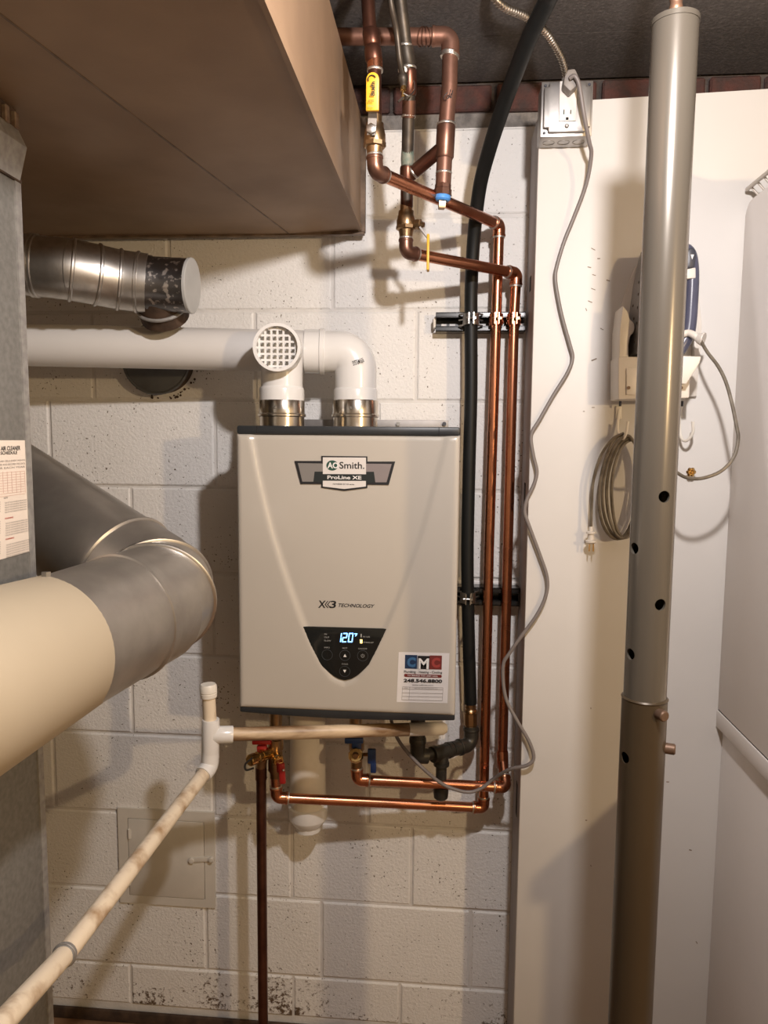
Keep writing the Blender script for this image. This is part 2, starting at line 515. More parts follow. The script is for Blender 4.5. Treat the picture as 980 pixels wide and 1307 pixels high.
for k, js in rows.items():
    z0 = max(0.0, Z0 + k * CH); z1 = min(WT, Z0 + (k + 1) * CH)
    zm = (z0 + z1) / 2
    zpx = 653 - (zm - 1.40) * 500
    xs = []
    for j in js:
        # joint column read at the height of the row
        best = min((abs(P(j, py, 0).z - zm), py) for py in range(100, 1320, 6))[1]
        xs.append(P(j, best, 0).x)
    while xs[0] > -1.6: xs.insert(0, xs[0] - 0.406)
    while xs[-1] < 0.9: xs.append(xs[-1] + 0.406)
    for a, b in zip(xs[:-1], xs[1:]):
        block(a + GAP, b - GAP, z0 + GAP, z1 - GAP)

# --- bed of grey mortar and a header course of red brick above the blocks
bz0 = P(560, 143, 0).z
struct('mortar_bed', MB().box(-1.6, 1.6, 0.012, 0.16, WT, bz0), 'grey_mortar', wall_back)
struct('brick_backing', MB().box(-1.6, 1.6, 0.014, 0.16, bz0, 2.235), 'dark_mortar', wall_back)
x = -0.36
while x < 1.3:
    jw = random.uniform(0.008, 0.014)
    bb = MB().box(x + jw / 2, x + 0.112 - jw / 2, random.uniform(-0.004, 0.006), 0.08, bz0 + random.uniform(-0.004, 0.004), 2.219)
    part('brick', bb, 'red_brick', wall_back, bevel=0.004, bseg=1)
    x += 0.112

# --- ceiling of dark boards
CZ = 2.222
ceil = struct('ceiling', MB().box(-2.2, 2.4, -4.2, 0.16, CZ + 0.012, CZ + 0.05), 'ceiling_board')
ceil['label'] = 'dark grey board ceiling'
ys = [0.0, -0.185]
while ys[-1] > -4.1: ys.append(ys[-1] - 0.405)
for a, b in zip(ys[:-1], ys[1:]):
    part('ceiling_panel', MB().box(-2.2, 2.4, max(b, -4.2) + 0.0007, a - 0.0007, CZ, CZ + 0.014), 'ceiling_board', ceil)

struct('floor', MB().box(-2.2, 2.4, -4.2, 0.16, -0.10, -0.045), 'floor_paint')['label'] = 'dark red painted concrete floor'
struct('wall_left', MB().box(-2.3, -2.2, -4.2, 0.16, FZ, CZ), 'room_wall')['label'] = 'plain basement wall outside the view on the furnace side'
struct('wall_right', MB().box(2.4, 2.5, -4.2, 0.16, FZ, CZ), 'room_wall')['label'] = 'plain basement wall outside the view on the cabinet side'
struct('wall_front', MB().box(-2.3, 2.5, -4.3, -4.2, FZ, CZ), 'room_wall')['label'] = 'plain basement wall behind the viewer'

# --- white board partition at the right, on a grey stud
PY = -0.18
px0 = 0.165
zt0 = P(757, 127, PY).z; tR = P(980, 113, PY)
slope = (tR.z - zt0) / (tR.x - P(757, 127, PY).x)
zt_l = zt0 + slope * (px0 - P(757, 127, PY).x)
zt_r = zt0 + slope * (1.2 - P(757, 127, PY).x)
part_w = MB().prism([(px0, PY, FZ), (1.2, PY, FZ), (1.2, PY, zt_r), (px0, PY, zt_l)], (0, 0.014, 0))
partition = struct('wall_partition', part_w, 'white_board', bevel=0.0015)
partition['label'] = 'white board partition standing out from the block wall'
part('stud', MB().box(px0 + 0.003, px0 + 0.06, PY + 0.0145, 0.0, FZ, zt_l - 0.005), 'stud_grey', partition, label='grey edge stud')
for (zc, h, yc_) in ((1.325, 0.066, -0.075), (0.645, 0.075, -0.085), (1.78, 0.03, -0.07)):
    part('slot', MB().box(px0 + 0.0022, px0 + 0.006, yc_ - 0.012, yc_ + 0.012, zc - h / 2, zc + h / 2), 'dark_slot', partition)
for (a, b, wd, tilt) in ((757, 318, 5, .5), (752, 341, 4, .2), (758, 351, 4, .3), (757, 369, 5, .4), (753, 385, 5, .4), (748, 395, 3, 1.2), (764, 330, 3, 0), (768, 420, 4, .5),
                         (758, 459, 6, -.4), (776, 358, 4, .3), (757, 520, 3, 0), (745, 525, 2, 0), (754, 904, 2, 1.5), (748, 1047, 2, 0), (754, 1105, 2, 1.3), (787, 1210, 2, 1), (881, 1085, 3, 0.2), (889, 1203, 3, 1), (852, 998, 3, 0)):
    c = P(a, b, PY - 0.0006); ln = wd / 560.0
    v = Vector((math.cos(tilt), 0, -math.sin(tilt))) * ln / 2
    part('scuff', MB().obox(c - v, c + v, random.uniform(0.0012, 0.0022), 0.0006), 'scuff_brown', partition)

# ================================================================== WATER HEATER
YF = -0.277
hx0 = P(303, 730, YF).x; hx1 = P(584, 730, YF).x
hz1 = P(303, 543, YF).z; hz0 = P(440, 919, YF).z
heater = thing('water_heater', 'beige wall-mounted tankless water heater with black display in the middle of the block wall', 'water heater', ((hx0 + hx1) / 2, -0.15, hz0))
part('body', MB().box(hx0 + 0.006, hx1 - 0.006, YF + 0.07, -0.002, hz0 + 0.006, hz1 - 0.004), 'heater_body', heater, bevel=0.004)
zt = hz1 - 0.0165; zb = hz0 + 0.016
part('top_trim', MB().box(hx0, hx1, YF + 0.004, YF + 0.075, zt, hz1), 'heater_trim', heater, bevel=0.004, label='black plastic trim along the top edge')
btl = []
for i in range(25):
    f = i / 24; xx = hx0 + (hx1 - hx0) * f
    btl.append((xx, YF + 0.004, hz0 + 0.006 * (2 * f - 1) ** 2))
poly = btl + [(hx1, YF + 0.004, zb + 0.006), (hx0, YF + 0.004, zb + 0.006)]
part('bottom_trim', MB().prism(poly, (0, 0.07, 0)), 'heater_trim', heater, bevel=0.003, label='black plastic trim along the bottom edge')
part('trim_joint', MB().box(hx0 + 0.04, hx0 + 0.0412, YF + 0.0034, YF + 0.006, zt + 0.002, hz1 - 0.001), 'dark_slot', heater)
part('trim_joint', MB().box(hx1 - 0.0412, hx1 - 0.04, YF + 0.0034, YF + 0.006, zt + 0.002, hz1 - 0.001), 'dark_slot', heater)

# front cover: height field with the recessed shield shape
shield = [(316, 540), (318, 556), (326, 600), (335, 640), (345, 680), (356, 716), (369, 754), (383, 792), (396, 823), (410, 850), (424, 868),
          (440, 875), (456, 868), (470, 850), (484, 823), (497, 795), (511, 762), (525, 725), (538, 688), (549, 650), (559, 612), (568, 575), (573, 556), (576, 540)]
sh = np.array([(P(a, b, YF).x, P(a, b, YF).z) for a, b in shield])
dense = np.concatenate([sh[i] + (sh[i + 1] - sh[i]) * np.linspace(0, 1, 24, endpoint=False)[:, None] for i in range(len(sh) - 1)] + [sh[-1:]])
nx, nz = 120, 150
REC = 0.0055
vs = []; fs = []


def inside(px_, pz_):
    c = False; n = len(sh)
    for i in range(n):
        x1, z1 = sh[i]; x2, z2 = sh[(i + 1) % n]
        if (z1 > pz_) != (z2 > pz_) and px_ < (x2 - x1) * (pz_ - z1) / (z2 - z1) + x1: c = not c
    return c


def cover_depth(xx, zz):
    d = np.sqrt(((dense - np.array([xx, zz])) ** 2).sum(1).min())
    if not inside(xx, zz): d = -d
    t = min(1, max(0, (d + 0.004) / 0.015))
    rec = REC * t * t * (3 - 2 * t)
    e = min(xx - hx0, hx1 - xx, zz - zb, zt - zz)
    rr = 0.009
    if e < rr: rec += rr - math.sqrt(max(0, rr * rr - (rr - max(e, 0)) ** 2))
    return rec


def spaced(a, b, n):
    f = np.linspace(0, 1, n - 8)
    f = np.concatenate([[0, .0015, .004, .008], f[1:-1], [.992, .996, .9985, 1]]); f = np.unique(np.sort(f))
    return a + (b - a) * f


gx = spaced(hx0, hx1, nx); gz = spaced(zb, zt, nz)
for zz in gz:
    for xx in gx:
        vs.append((xx, YF + cover_depth(xx, zz), zz))
NX = len(gx)
for j in range(len(gz) - 1):
    for i in range(NX - 1):
        a = j * NX + i; fs.append((a, a + 1, a + NX + 1, a + NX))
# skirt back to the body
edge = [i for i in range(NX)] + [j * NX + NX - 1 for j in range(1, len(gz))] + [(len(gz) - 1) * NX + i for i in range(NX - 2, -1, -1)] + [j * NX for j in range(len(gz) - 2, 0, -1)]
o = len(vs)
for e in edge: vs.append((vs[e][0], YF + 0.072, vs[e][2]))
for i in range(len(edge)):
    j = (i + 1) % len(edge); fs.append((edge[j], edge[i], o + i, o + j))
cover = put('front_cover', MB().add(vs, fs).mesh('front_cover', angle=60), 'heater_cover', heater)

YR = YF + REC                      # level of the recessed face
# display glass
dp = [(45, 95), (50, 85), (62, 80), (500, 92), (930, 104), (945, 110), (952, 125), (945, 150), (900, 240), (850, 330), (800, 405), (750, 468), (700, 520),
      (660, 558), (620, 590), (560, 625), (490, 640), (430, 627), (380, 600), (330, 563), (260, 500), (180, 400), (130, 305), (85, 210), (55, 130)]


def dpx(u, v): return (380 + u / 8.167, 790 + v / 8.167)


YD = YF + 0.0012
disp = part('display', MB().prism(poly_px([dpx(*q) for q in dp], YD), (0, 0.006, 0)), 'display_black', heater, bevel=0.0006)
YT = YD - 0.0004


def dtext(s, u0, v0, u1, v1, m='ink_grey', **k):
    a = dpx(u0, v0); b = dpx(u1, v1)
    return text_px(s, a[0], a[1], b[0], b[1], YT, m, disp, **k)


dtext('IN', 278, 150, 302, 166); dtext('OUT', 276, 183, 328, 200); dtext('FLOW', 276, 218, 345, 236)
dtext('INFO', 276, 290, 332, 306); dtext('HOT', 466, 296, 516, 312); dtext('ON/OFF', 630, 302, 722, 318); dtext('COLD', 458, 462, 522, 478)
dtext('IN USE', 682, 178, 752, 194); dtext('STAND-BY', 684, 236, 790, 254)
# seven segment digits 120 and the degree mark
seg = MB()
for (u0, code) in ((425, 'bc'), (458, 'abged'), (520, 'abcdef')):
    W_, H_ = 50, 98; y0 = 146; th = 11; sk = 12 / 98.0

    def sgm(x0, y0_, x1, y1_):
        q = []
        for (xx, yy) in ((x0, y0_), (x1, y0_), (x1, y1_), (x0, y1_)):
            a = dpx(u0 + xx + (H_ - (yy)) * sk, y0 + yy); q.append(P(a[0], a[1], YT))
        seg.prism(q, (0, 0.0003, 0))
    if 'a' in code: sgm(4, 0, W_ - 4, th)
    if 'g' in code: sgm(4, H_ / 2 - th / 2, W_ - 4, H_ / 2 + th / 2)
    if 'd' in code: sgm(4, H_ - th, W_ - 4, H_)
    if 'f' in code: sgm(0, 3, th, H_ / 2 - 3)
    if 'e' in code: sgm(0, H_ / 2 + 3, th, H_ - 3)
    if 'b' in code: sgm(W_ - th, 3, W_, H_ / 2 - 3) if u0 != 425 else sgm(14, 3, 14 + th, H_ / 2 - 3)
    if 'c' in code: sgm(W_ - th, H_ / 2 + 3, W_, H_ - 3) if u0 != 425 else sgm(14, H_ / 2 + 3, 14 + th, H_ - 3)
for q in ([(592, 150), (622, 152), (618, 162), (590, 160)], [(606, 162), (618, 162), (604, 182), (596, 180)]):
    seg.prism([P(*dpx(*a), YT) for a in q], (0, 0.0003, 0))
part('digit', seg, 'lcd_blue', disp, label='glowing blue digits 120')
for (u0, v0, u1, v1, m_) in ((654, 156, 666, 192, 'ink_grey'), (648, 214, 672, 254, 'led_amber')):
    a = P(*dpx(u0, v0), YT); b = P(*dpx(u1, v1), YT)
    part('indicator', MB().box(a.x, b.x, YT, YT + 0.0004, b.z, a.z), m_, disp, bevel=0.0003)
for (u, v, sym) in ((306, 374, ''), (491, 380, 'up'), (676, 384, 'power'), (489, 547, 'down')):
    c = P(*dpx(u, v), YT); r = 57 / 8.167 / 660
    mb = MB(); n = 28
    mb.sweep([c + Vector((math.cos(i * 2 * math.pi / n) * r, 0, math.sin(i * 2 * math.pi / n) * r)) for i in range(n)], 0.00035, 6, closed=True)
    bt = part('button', mb, 'ink_faint', disp)
    s_ = 0.0032
    if sym == 'up': part('arrow', MB().prism([c + Vector((-s_, 0, -s_)), c + Vector((s_, 0, -s_)), c + Vector((0, 0, s_ * .9))], (0, 0.0003, 0)), 'ink_white', disp)
    if sym == 'down': part('arrow', MB().prism([c + Vector((-s_, 0, s_)), c + Vector((s_, 0, s_)), c + Vector((0, 0, -s_ * .9))], (0, 0.0003, 0)), 'ink_white', disp)
    if sym == 'power':
        mb = MB().sweep([c + Vector((math.cos(a) * s_, 0, math.sin(a) * s_)) for a in np.linspace(math.radians(125), math.radians(415), 14)], 0.0004, 6)
        mb.box(c.x - 0.0004, c.x + 0.0004, c.y, c.y + 0.0003, c.z, c.z + s_ * 1.2)
        part('power_symbol', mb, 'ink_grey', disp)

# badge with the maker's name
YB = YR - 0.0022


def bpx(u, v): return (370 + u / 6.533, 560 + v / 6.533)


def bpoly(pts, y, th): return MB().prism([P(*bpx(*q), y) for q in pts], (0, th, 0))


badge = part('badge', bpoly([(38, 185), (262, 185), (262, 143), (645, 147), (645, 190), (877, 190), (823, 385), (645, 383), (645, 410), (452, 435), (262, 408), (262, 378), (88, 378)], YB, 0.003), 'ink_black', heater, label='winged name badge')
part('badge_wing', bpoly([(66, 203), (274, 207), (274, 274), (205, 274), (195, 358), (103, 358)], YB - 0.0003, 0.0004), 'badge_grey', badge)
part('badge_wing', bpoly([(634, 208), (848, 210), (805, 363), (712, 363), (700, 275), (634, 275)], YB - 0.0003, 0.0004), 'badge_grey_pink', badge)
part('badge_bar', bpoly([(205, 274), (700, 275), (712, 363), (634, 366), (634, 350), (274, 348), (274, 362), (195, 358)], YB - 0.00035, 0.0004), 'badge_dark', badge)
part('badge_plate', bpoly([(274, 155), (634, 157), (634, 296), (274, 294)], YB - 0.0006, 0.0006), 'badge_white', badge)
part('badge_plate', bpoly([(274, 350), (633, 352), (633, 398), (452, 419), (274, 398)], YB - 0.0006, 0.0006), 'badge_white', badge)
part('emblem', bpoly([(352 + 49 * math.cos(a), 223 + 43 * math.sin(a)) for a in np.linspace(0, 2 * math.pi, 30, endpoint=False)], YB - 0.0008, 0.0003), 'ink_green', badge, label='dark green round emblem')


def btext(s, u0, v0, u1, v1, m, y=YB - 0.0011, **k):
    a = bpx(u0, v0); b = bpx(u1, v1)
    return text_px(s, a[0], a[1], b[0], b[1], y, m, badge, **k)


btext('AO', 312, 196, 404, 248, 'ink_white', bold=0.03)
btext('Smith.', 412, 192, 620, 252, 'ink_black', bold=0.012)
btext('ProLine XE', 312, 306, 596, 340, 'ink_white', bold=0.022)
btext('POWERED BY X3 series', 358, 372, 536, 386, 'ink_black', bold=0.01)
# technology lettering on the cover


def cpx(u, v): return (370 + u / 4.455, 750 + v / 4.455)


YC = YR - 0.0006
for (s, u0, v0, u1, v1, shr) in (('X', 160, 73, 204, 116, 0.1), ('3', 226, 74, 263, 117, 0.1), ('TECHNOLOGY', 276, 90, 482, 116, 0.3)):
    a = cpx(u0, v0); b = cpx(u1, v1)
    text_px(s, a[0], a[1], b[0], b[1], YC, 'ink_black', heater, bold=0.02, shear=shr)
for u0 in (197, 211):
    mb = MB(); q = [(u0 + 16, 76), (u0 + 22, 76), (u0 + 6, 96), (u0 + 22, 116), (u0 + 16, 116), (u0, 96)]
    mb.prism([P(*cpx(*a), YC) for a in q], (0, 0.0003, 0))
    part('chevron', mb, 'ink_black', heater)

# installer's sticker (slightly askew)
YS = YF - 0.0005


def spx(u, v): return (500 + u / 10.89, 825 + v / 10.89)


def spoly(pts, y, th=0.0003): return MB().prism([P(*spx(*q), y) for q in pts], (0, th, 0))


def stext(s, q, m, parent, **k):
    return text(s, *[P(*spx(*a), YS - 0.0012) for a in q], m, parent, **k)


sticker = part('sticker', spoly([(95, 80), (800, 97), (772, 790), (66, 775)], YS, 0.0012), 'sticker_white', heater, label='white installer sticker')
part('print_block', spoly([(185, 118), (355, 122), (350, 314), (180, 308)], YS - 0.0005), 'sticker_blue', sticker)
part('print_block', spoly([(360, 130), (527, 134), (522, 320), (356, 314)], YS - 0.0005), 'ink_black', sticker)
part('print_block', spoly([(527, 126), (697, 130), (692, 324), (522, 320)], YS - 0.0005), 'sticker_red', sticker)
stext('C', ((215, 150), (335, 152), (208, 288), (328, 292)), 'sticker_blue_light', sticker, bold=0.06)
stext('M', ((372, 166), (518, 168), (366, 314), (512, 318)), 'ink_white', sticker, bold=0.03)
stext('C', ((555, 155), (672, 158), (550, 296), (668, 300)), 'sticker_red_light', sticker, bold=0.06)
stext('Plumbing - Heating - Cooling', ((172, 334), (700, 346), (170, 376), (697, 388)), 'ink_black', sticker, bold=0.008)
part('print_bar', spoly([(180, 382), (685, 396), (694, 408), (692, 428), (683, 438), (180, 424), (171, 412), (172, 392)], YS - 0.0005), 'sticker_red', sticker)
stext('TO SERVICE THIS UNIT CALL', ((215, 392), (640, 404), (214, 414), (639, 426)), 'ink_white', sticker, bold=0.01)
stext('248.546.8800', ((166, 448), (700, 460), (163, 498), (697, 510)), 'ink_black', sticker, bold=0.035)
stext('www.callcmc.com', ((282, 524), (574, 532), (281, 542), (573, 550)), 'ink_black', sticker)
grid = MB()
for (a, b) in (((150, 562), (712, 576)), ((148, 590), (710, 602)), ((145, 645), (708, 657)), ((142, 694), (706, 706)), ((138, 742), (700, 756)),
               ((150, 562), (138, 742)), ((712, 576), (700, 756)), ((250, 565), (238, 746))):
    grid.obox(P(*spx(*a), YS - 0.0006), P(*spx(*b), YS - 0.0006), 0.0005, 0.0003)
part('printed_table', grid, 'label_grey', sticker)
stext('DATE', ((175, 572), (220, 573), (174, 584), (219, 585)), 'label_grey', sticker)
stext('INSTALLER OR SERVICE CO.', ((318, 576), (640, 584), (317, 588), (639, 596)), 'label_grey', sticker)

# flue collars on top
YI, YV = -0.197, -0.118
collars = []
for (pc, l_, yv_, R_) in ((360, 'stainless collar under the intake elbow', YI, 0.0462), (453.5, 'stainless collar under the exhaust elbow', YV, 0.0485)):
    base = P(pc, 542, yv_); base.z = hz1 - 0.004
    topz = P(pc, 511, yv_).z
    H_ = topz - base.z
    mb = MB().lathe(base, (base.x, yv_, topz), [(0, R_ - 0.001), (0.40, R_ - 0.001), (0.43, R_ + 0.0025), (0.50, R_ + 0.0025), (0.53, R_), (0.97, R_), (1, R_ - 0.001)], 48)
    co = part('collar', mb, 'stainless', heater, label=l_)
    c = Vector((base.x - 0.004, yv_ - R_, base.z + H_ * 0.72))
    part('screw', MB().lathe(c + Vector((0, 0.002, 0)), c - Vector((0, 0.0025, 0)), [(0, 0.0032), (0.6, 0.0032), (1, 0.0015)], 10), 'steel', heater)
    collars.append((base.x, topz))
b0 = P(485, 536, -0.035); b1 = P(572, 548, -0.035)
part('mounting_bracket', MB().box(hx0 + 0.06, b1.x, -0.04, -0.002, hz1 - 0.01, b0.z), 'bracket_steel', heater, bevel=0.001)
for pc in (508, 567):
    c = P(pc, 541, -0.042)
    part('screw', MB().cyl(c, c - Vector((0, 0.004, 0)), 0.0045, 10), 'iron_dark' if pc > 550 else 'steel', heater)
# short pipe stubs under the heater
for (a, b, r_) in ((352, -0.15, 0.014), (454, -0.15, 0.014), (533, -0.15, 0.016)):
    c = P(a, 945, b)
    part('connection_stub', MB().cyl((c.x, b, hz0 + 0.01), (c.x, b, c.z), r_, 16), 'brass' if a < 500 else 'black_iron', heater)

# ================================================================== FLUE PIPES
# intake: street elbow facing the room with a square grid
ix, iz = collars[0]
intake = thing('intake_elbow', 'white plastic vent elbow facing the room with a square grid in its mouth', 'vent elbow', (ix, YI, iz))
part('hub', MB().lathe((ix, YI, iz - 0.006), (ix, YI, iz + 0.027), [(0, 0.0455), (0.8, 0.0455), (0.9, 0.0448), (1, 0.043)], 40), 'white_pvc', intake)
zc = P(353, 443, -0.272).z
mouth = Vector((P(353, 443, -0.272).x, -0.272, zc))
Rm = 0.0462
zel = zc + 0.004
path = [Vector((ix, YI, iz + 0.02)), Vector((ix, YI, zel))]
pp = fillet([Vector((ix, YI, iz + 0.02)), Vector((ix, YI + 0.002, zel)), Vector((mouth.x, -0.242, zc))], 0.045, 12)
part('elbow', MB().sweep(pp, 0.0422, 40), 'white_pvc', intake)
ax = Vector((mouth.x - ix, -0.075, 0)).normalized()
m0 = mouth - ax * 0.045
# open socket: outside, lip, inside wall and floor
L_ = 0.045
part('socket', MB().lathe(m0, mouth, [(0, Rm - 0.004), (0.15, Rm), (1.0, Rm), (1.0, Rm - 0.006), (0.15, Rm - 0.007), (0.12, 0.0)], 48), 'white_pvc', intake)
g = MB(); ri = Rm - 0.0065
side = Vector((0, 0, 1)).cross(ax).normalized()
gc = mouth - ax * 0.014
for i in range(-3, 4):
    off = i * 0.0118
    hlen = math.sqrt(max(0, ri * ri - off * off))
    g.obox(gc + side * off - Vector((0, 0, hlen)), gc + side * off + Vector((0, 0, hlen)), 0.0042, 0.004, up=ax)
    g.obox(gc + Vector((0, 0, off)) - side * hlen, gc + Vector((0, 0, off)) + side * hlen, 0.0042, 0.0038, up=ax)
part('grid_screen', g, 'white_pvc', intake)

# exhaust: elbow and long pipe to the left
ex, ez = collars[1]
exhaust = thing('exhaust_pipe', 'long white plastic exhaust pipe with elbow, running left from the water heater to the furnace', 'pipe', (ex, YV, ez))
part('hub', MB().lathe((ex, YV, ez - 0.006), (ex, YV, ez + 0.026), [(0, 0.0468), (0.82, 0.0468), (0.9, 0.0460), (1, 0.0440)], 40), 'white_pvc', exhaust)
eL = P(412, 449, YV); pend = P(20, 440, -0.195)
axp = (pend - eL).normalized()
pp = fillet([Vector((ex, YV, ez + 0.018)), Vector((ex, YV, P(453, 450, YV).z)), eL + axp * 0.004], 0.072, 16)
part('elbow', MB().sweep(pp, 0.0445, 40), 'white_pvc', exhaust)
part('socket', MB().lathe(eL - axp * 0.004, eL + axp * 0.038, [(0, 0.0455), (0.02, 0.0492), (0.22, 0.0492), (0.26, 0.0468), (1, 0.0462)], 40), 'white_pvc', exhaust)
part('pipe', MB().sweep([eL + axp * 0.03, pend, pend + axp * 0.25], 0.0436, 40), 'pipe_pvc', exhaust)
c = P(457, 463, YV - 0.0436)
text('SYSTEM 636', *[P(a, b, YV - 0.0452) for a, b in ((449, 461), (463, 456), (451, 467), (465, 462))], 'ink_black', exhaust, bold=0.01)

# ================================================================== RECTANGULAR DUCT
DX1 = -0.199; DZ0 = P(463, 295, -0.03).z; DZ1 = 2.138; DX0 = -1.30; DY0 = -1.25; DY1 = -0.03
duct = thing('sheet_metal_duct', 'large brown rectangular sheet metal duct hanging below the ceiling', 'duct', (-0.7, -0.6, DZ0))
c1 = PZ(330, 265, DZ0); c2 = PZ(0, 10, DZ0)
dr_ = (c2 - c1)
e1 = c1 + dr_ * ((DY1 - c1.y) / dr_.y)
e2 = c1 + dr_ * ((DX0 - c1.x) / dr_.x)
if e2.y < DY0: e2 = c1 + dr_ * ((DY0 - c1.y) / dr_.y)
dn_ = Vector((0, 0, -0.006)); e1 += dn_; e2 += dn_
th = Vector((0, 0, 0.012))
left_side = abs(e2.x - DX0) < 1e-4
polyR = [e1, e2] + ([Vector((DX0, DY0, DZ0))] if left_side else []) + [Vector((DX1, DY0, DZ0)), Vector((DX1, DY1, DZ0))]
polyL = [e1, Vector((DX0, DY1, DZ0))] + ([] if left_side else [Vector((DX0, DY0, DZ0))]) + [e2]
part('bottom_panel', MB().prism(polyR, th), 'duct_brown', duct, label='creased bottom panel, wider side')
part('bottom_panel', MB().prism(polyL, th), 'duct_brown', duct, label='creased bottom panel, wall side')
cw = (e2 - e1).normalized(); cs = Vector((-cw.y, cw.x, 0)) * 0.0016
part('crease', MB().prism([e1 - cs, e2 - cs, e2 + cs, e1 + cs], (0, 0, -0.0008)), 'duct_edge', duct)
part('side_panel', MB().box(DX1 - 0.003, DX1, DY0, DY1, DZ0 + 0.002, DZ1), 'duct_brown', duct)
part('side_panel', MB().box(DX0, DX0 + 0.003, DY0, DY1, DZ0 + 0.002, DZ1), 'duct_brown', duct)
part('rear_panel', MB().box(DX0, DX1, DY1 - 0.003, DY1, DZ0 + 0.002, DZ1), 'duct_brown', duct)
part('top_panel', MB().box(DX0, DX1, DY0, DY1, DZ1, DZ1 + 0.003), 'duct_brown', duct)
part('edge_seam', MB().box(DX1 - 0.004, DX1 + 0.003, DY0, DY1, DZ0 - 0.003, DZ0 + 0.010), 'duct_brown', duct)
part('flange', MB().box(DX1 - 0.004, DX1 + 0.010, DY1 - 0.012, DY1 + 0.004, DZ0 - 0.004, DZ1), 'duct_edge', duct)
part('flange', MB().box(DX0, DX1 + 0.008, DY1 - 0.010, DY1 + 0.004, DZ0 - 0.009, DZ0 - 0.001), 'duct_edge', duct)

# ================================================================== FURNACE (left edge of the view)
YE = -0.68
FXr = P(40, 650, YE).x
ftop = P(26, 232, YE).z
furnace = thing('furnace', 'tall grey sheet metal furnace cabinet at the left edge with a filter schedule label', 'furnace', (FXr - 0.3, -0.8, 0))
part('cabinet', MB().box(FXr - 0.6, FXr, -1.25, YE, FZ, ftop), 'furnace_metal', furnace, bevel=0.002)
part('corner_strip', MB().box(FXr - 0.012, FXr + 0.0025, YE - 0.012, YE + 0.002, FZ, ftop), 'galvanised_dull', furnace)
z_a = P(26, 212, YE).z; z_b = P(27, 190, YE).z; z_c = P(24, 166, YE).z; z_d = P(22, 160, YE).z; z_e = P(14, 132, YE).z; z_f = P(12, 120, YE).z
part('top_collar', MB().prism([(FXr - 0.6, YE - 0.002, ftop), (FXr + 0.004, YE - 0.002, ftop), (FXr + 0.016, YE - 0.002, z_b), (FXr + 0.004, YE - 0.002, z_c), (FXr - 0.6, YE - 0.002, z_c)], (0, -0.8, 0)), 'galvanised_dull', furnace, bevel=0.001)
part('rusty_band', MB().box(FXr - 0.6, FXr + 0.004, -1.25, YE + 0.002, ftop - 0.002, ftop + 0.002), 'rust_dark', furnace)
for i in range(14):
    y_ = YE - 0.004 - i * 0.022
    part('cleat', MB().box(FXr - 0.004, FXr + 0.007, y_ - 0.009, y_, z_c - 0.002, z_d + 0.014), 'rust_trim', furnace, bevel=0.001, bseg=1)
part('rusty_band', MB().box(FXr - 0.6, FXr + 0.001, -1.25, YE - 0.001, z_c - 0.002, z_d + 0.02), 'rust_dark', furnace)
part('plenum_flare', MB().prism([(FXr - 0.6, YE - 0.03, z_d + 0.02), (FXr - 0.02, YE - 0.03, z_d + 0.02), (FXr - 0.002, YE - 0.03, z_e), (FXr - 0.02, YE - 0.03, min(z_f, DZ0 - 0.008)), (FXr - 0.6, YE - 0.03, min(z_f, DZ0 - 0.008))], (0, -0.78, 0)), 'rust_trim', furnace, bevel=0.001)
# label on the furnace side
LX = FXr + 0.0012
def fl(px_, py_, off=0.0): 
    q = PX(px_, py_, LX + off); return q
lab = part('paper_label', MB().prism([fl(-45, 562), fl(35, 562), fl(41, 703), fl(-45, 727)], (-0.0008, 0, 0)), 'label_cream', furnace, label='cream printed schedule label')


def ltext(s, x0, y0, x1, y1, m, sl=None, **k):
    def yy(xp, yp): return yp + (xp - x1) * ((yp - 557) / (x1 - 572)) if True else yp
    TL, TR, BL, BR = (x0, yy(x0, y0)), (x1, y0), (x0, yy(x0, y1)), (x1, y1)
    return text(s, *[fl(a, b, 0.0005) for a, b in (TL, TR, BL, BR)], m, lab, **k)


ltext('ELECTRONIC AIR CLEANER', -26, 569, 26, 574.5, 'ink_black', bold=0.02)
ltext('FILTER SCHEDULE', -14, 575.5, 22, 579.5, 'ink_black', bold=0.02)
yy_ = 586
for s in ('CHECK THE FILTER AND CELLS EVERY MONTH', 'WASH CELLS AS NEEDED AND RECORD THE DATE', 'BELOW FOR EACH YEAR'):
    ltext(s, -28, yy_, 32, yy_ + 2.2, 'label_grey'); yy_ += 4.2
gm = MB()
def pline(a, b, w_=0.0005): gm.obox(fl(*a, 0.0006), fl(*b, 0.0006), w_, 0.0003, up=(1, 0, 0))
for i in range(10):
    yv = 601 + i * 3.2; pline((-35, 557 + (yv - 557) * (572 + 35) / (572 - 32)), (32, yv))
for i in range(12):
    xv = -30 + i * 5.6; pline((xv, 602), (xv + 1, 629))
part('printed_table', gm, 'label_pink', lab)
for j, (yy0_, n_) in enumerate(((634, 5), (659, 6), (685, 6))):
    ltext('NOTE' if j == 0 else 'WARNING', 5 + j, yy0_, (10 if j == 0 else 16) + j, yy0_ + 2.0, 'label_grey' if j == 0 else 'label_red', bold=0.02)
    for i in range(n_):
        ltext('TURN OFF THE POWER BEFORE OPENING DOOR', 6 + j, yy0_ + 3 + i * 2.9, 34 + j * 1.4, yy0_ + 4.7 + i * 2.9, 'label_grey')
        ltext('KEEP THE CELLS CLEAN AND DRY', -36, yy0_ + 2 + i * 2.9 + 4, 1, yy0_ + 3.7 + i * 2.9 + 4, 'label_grey')

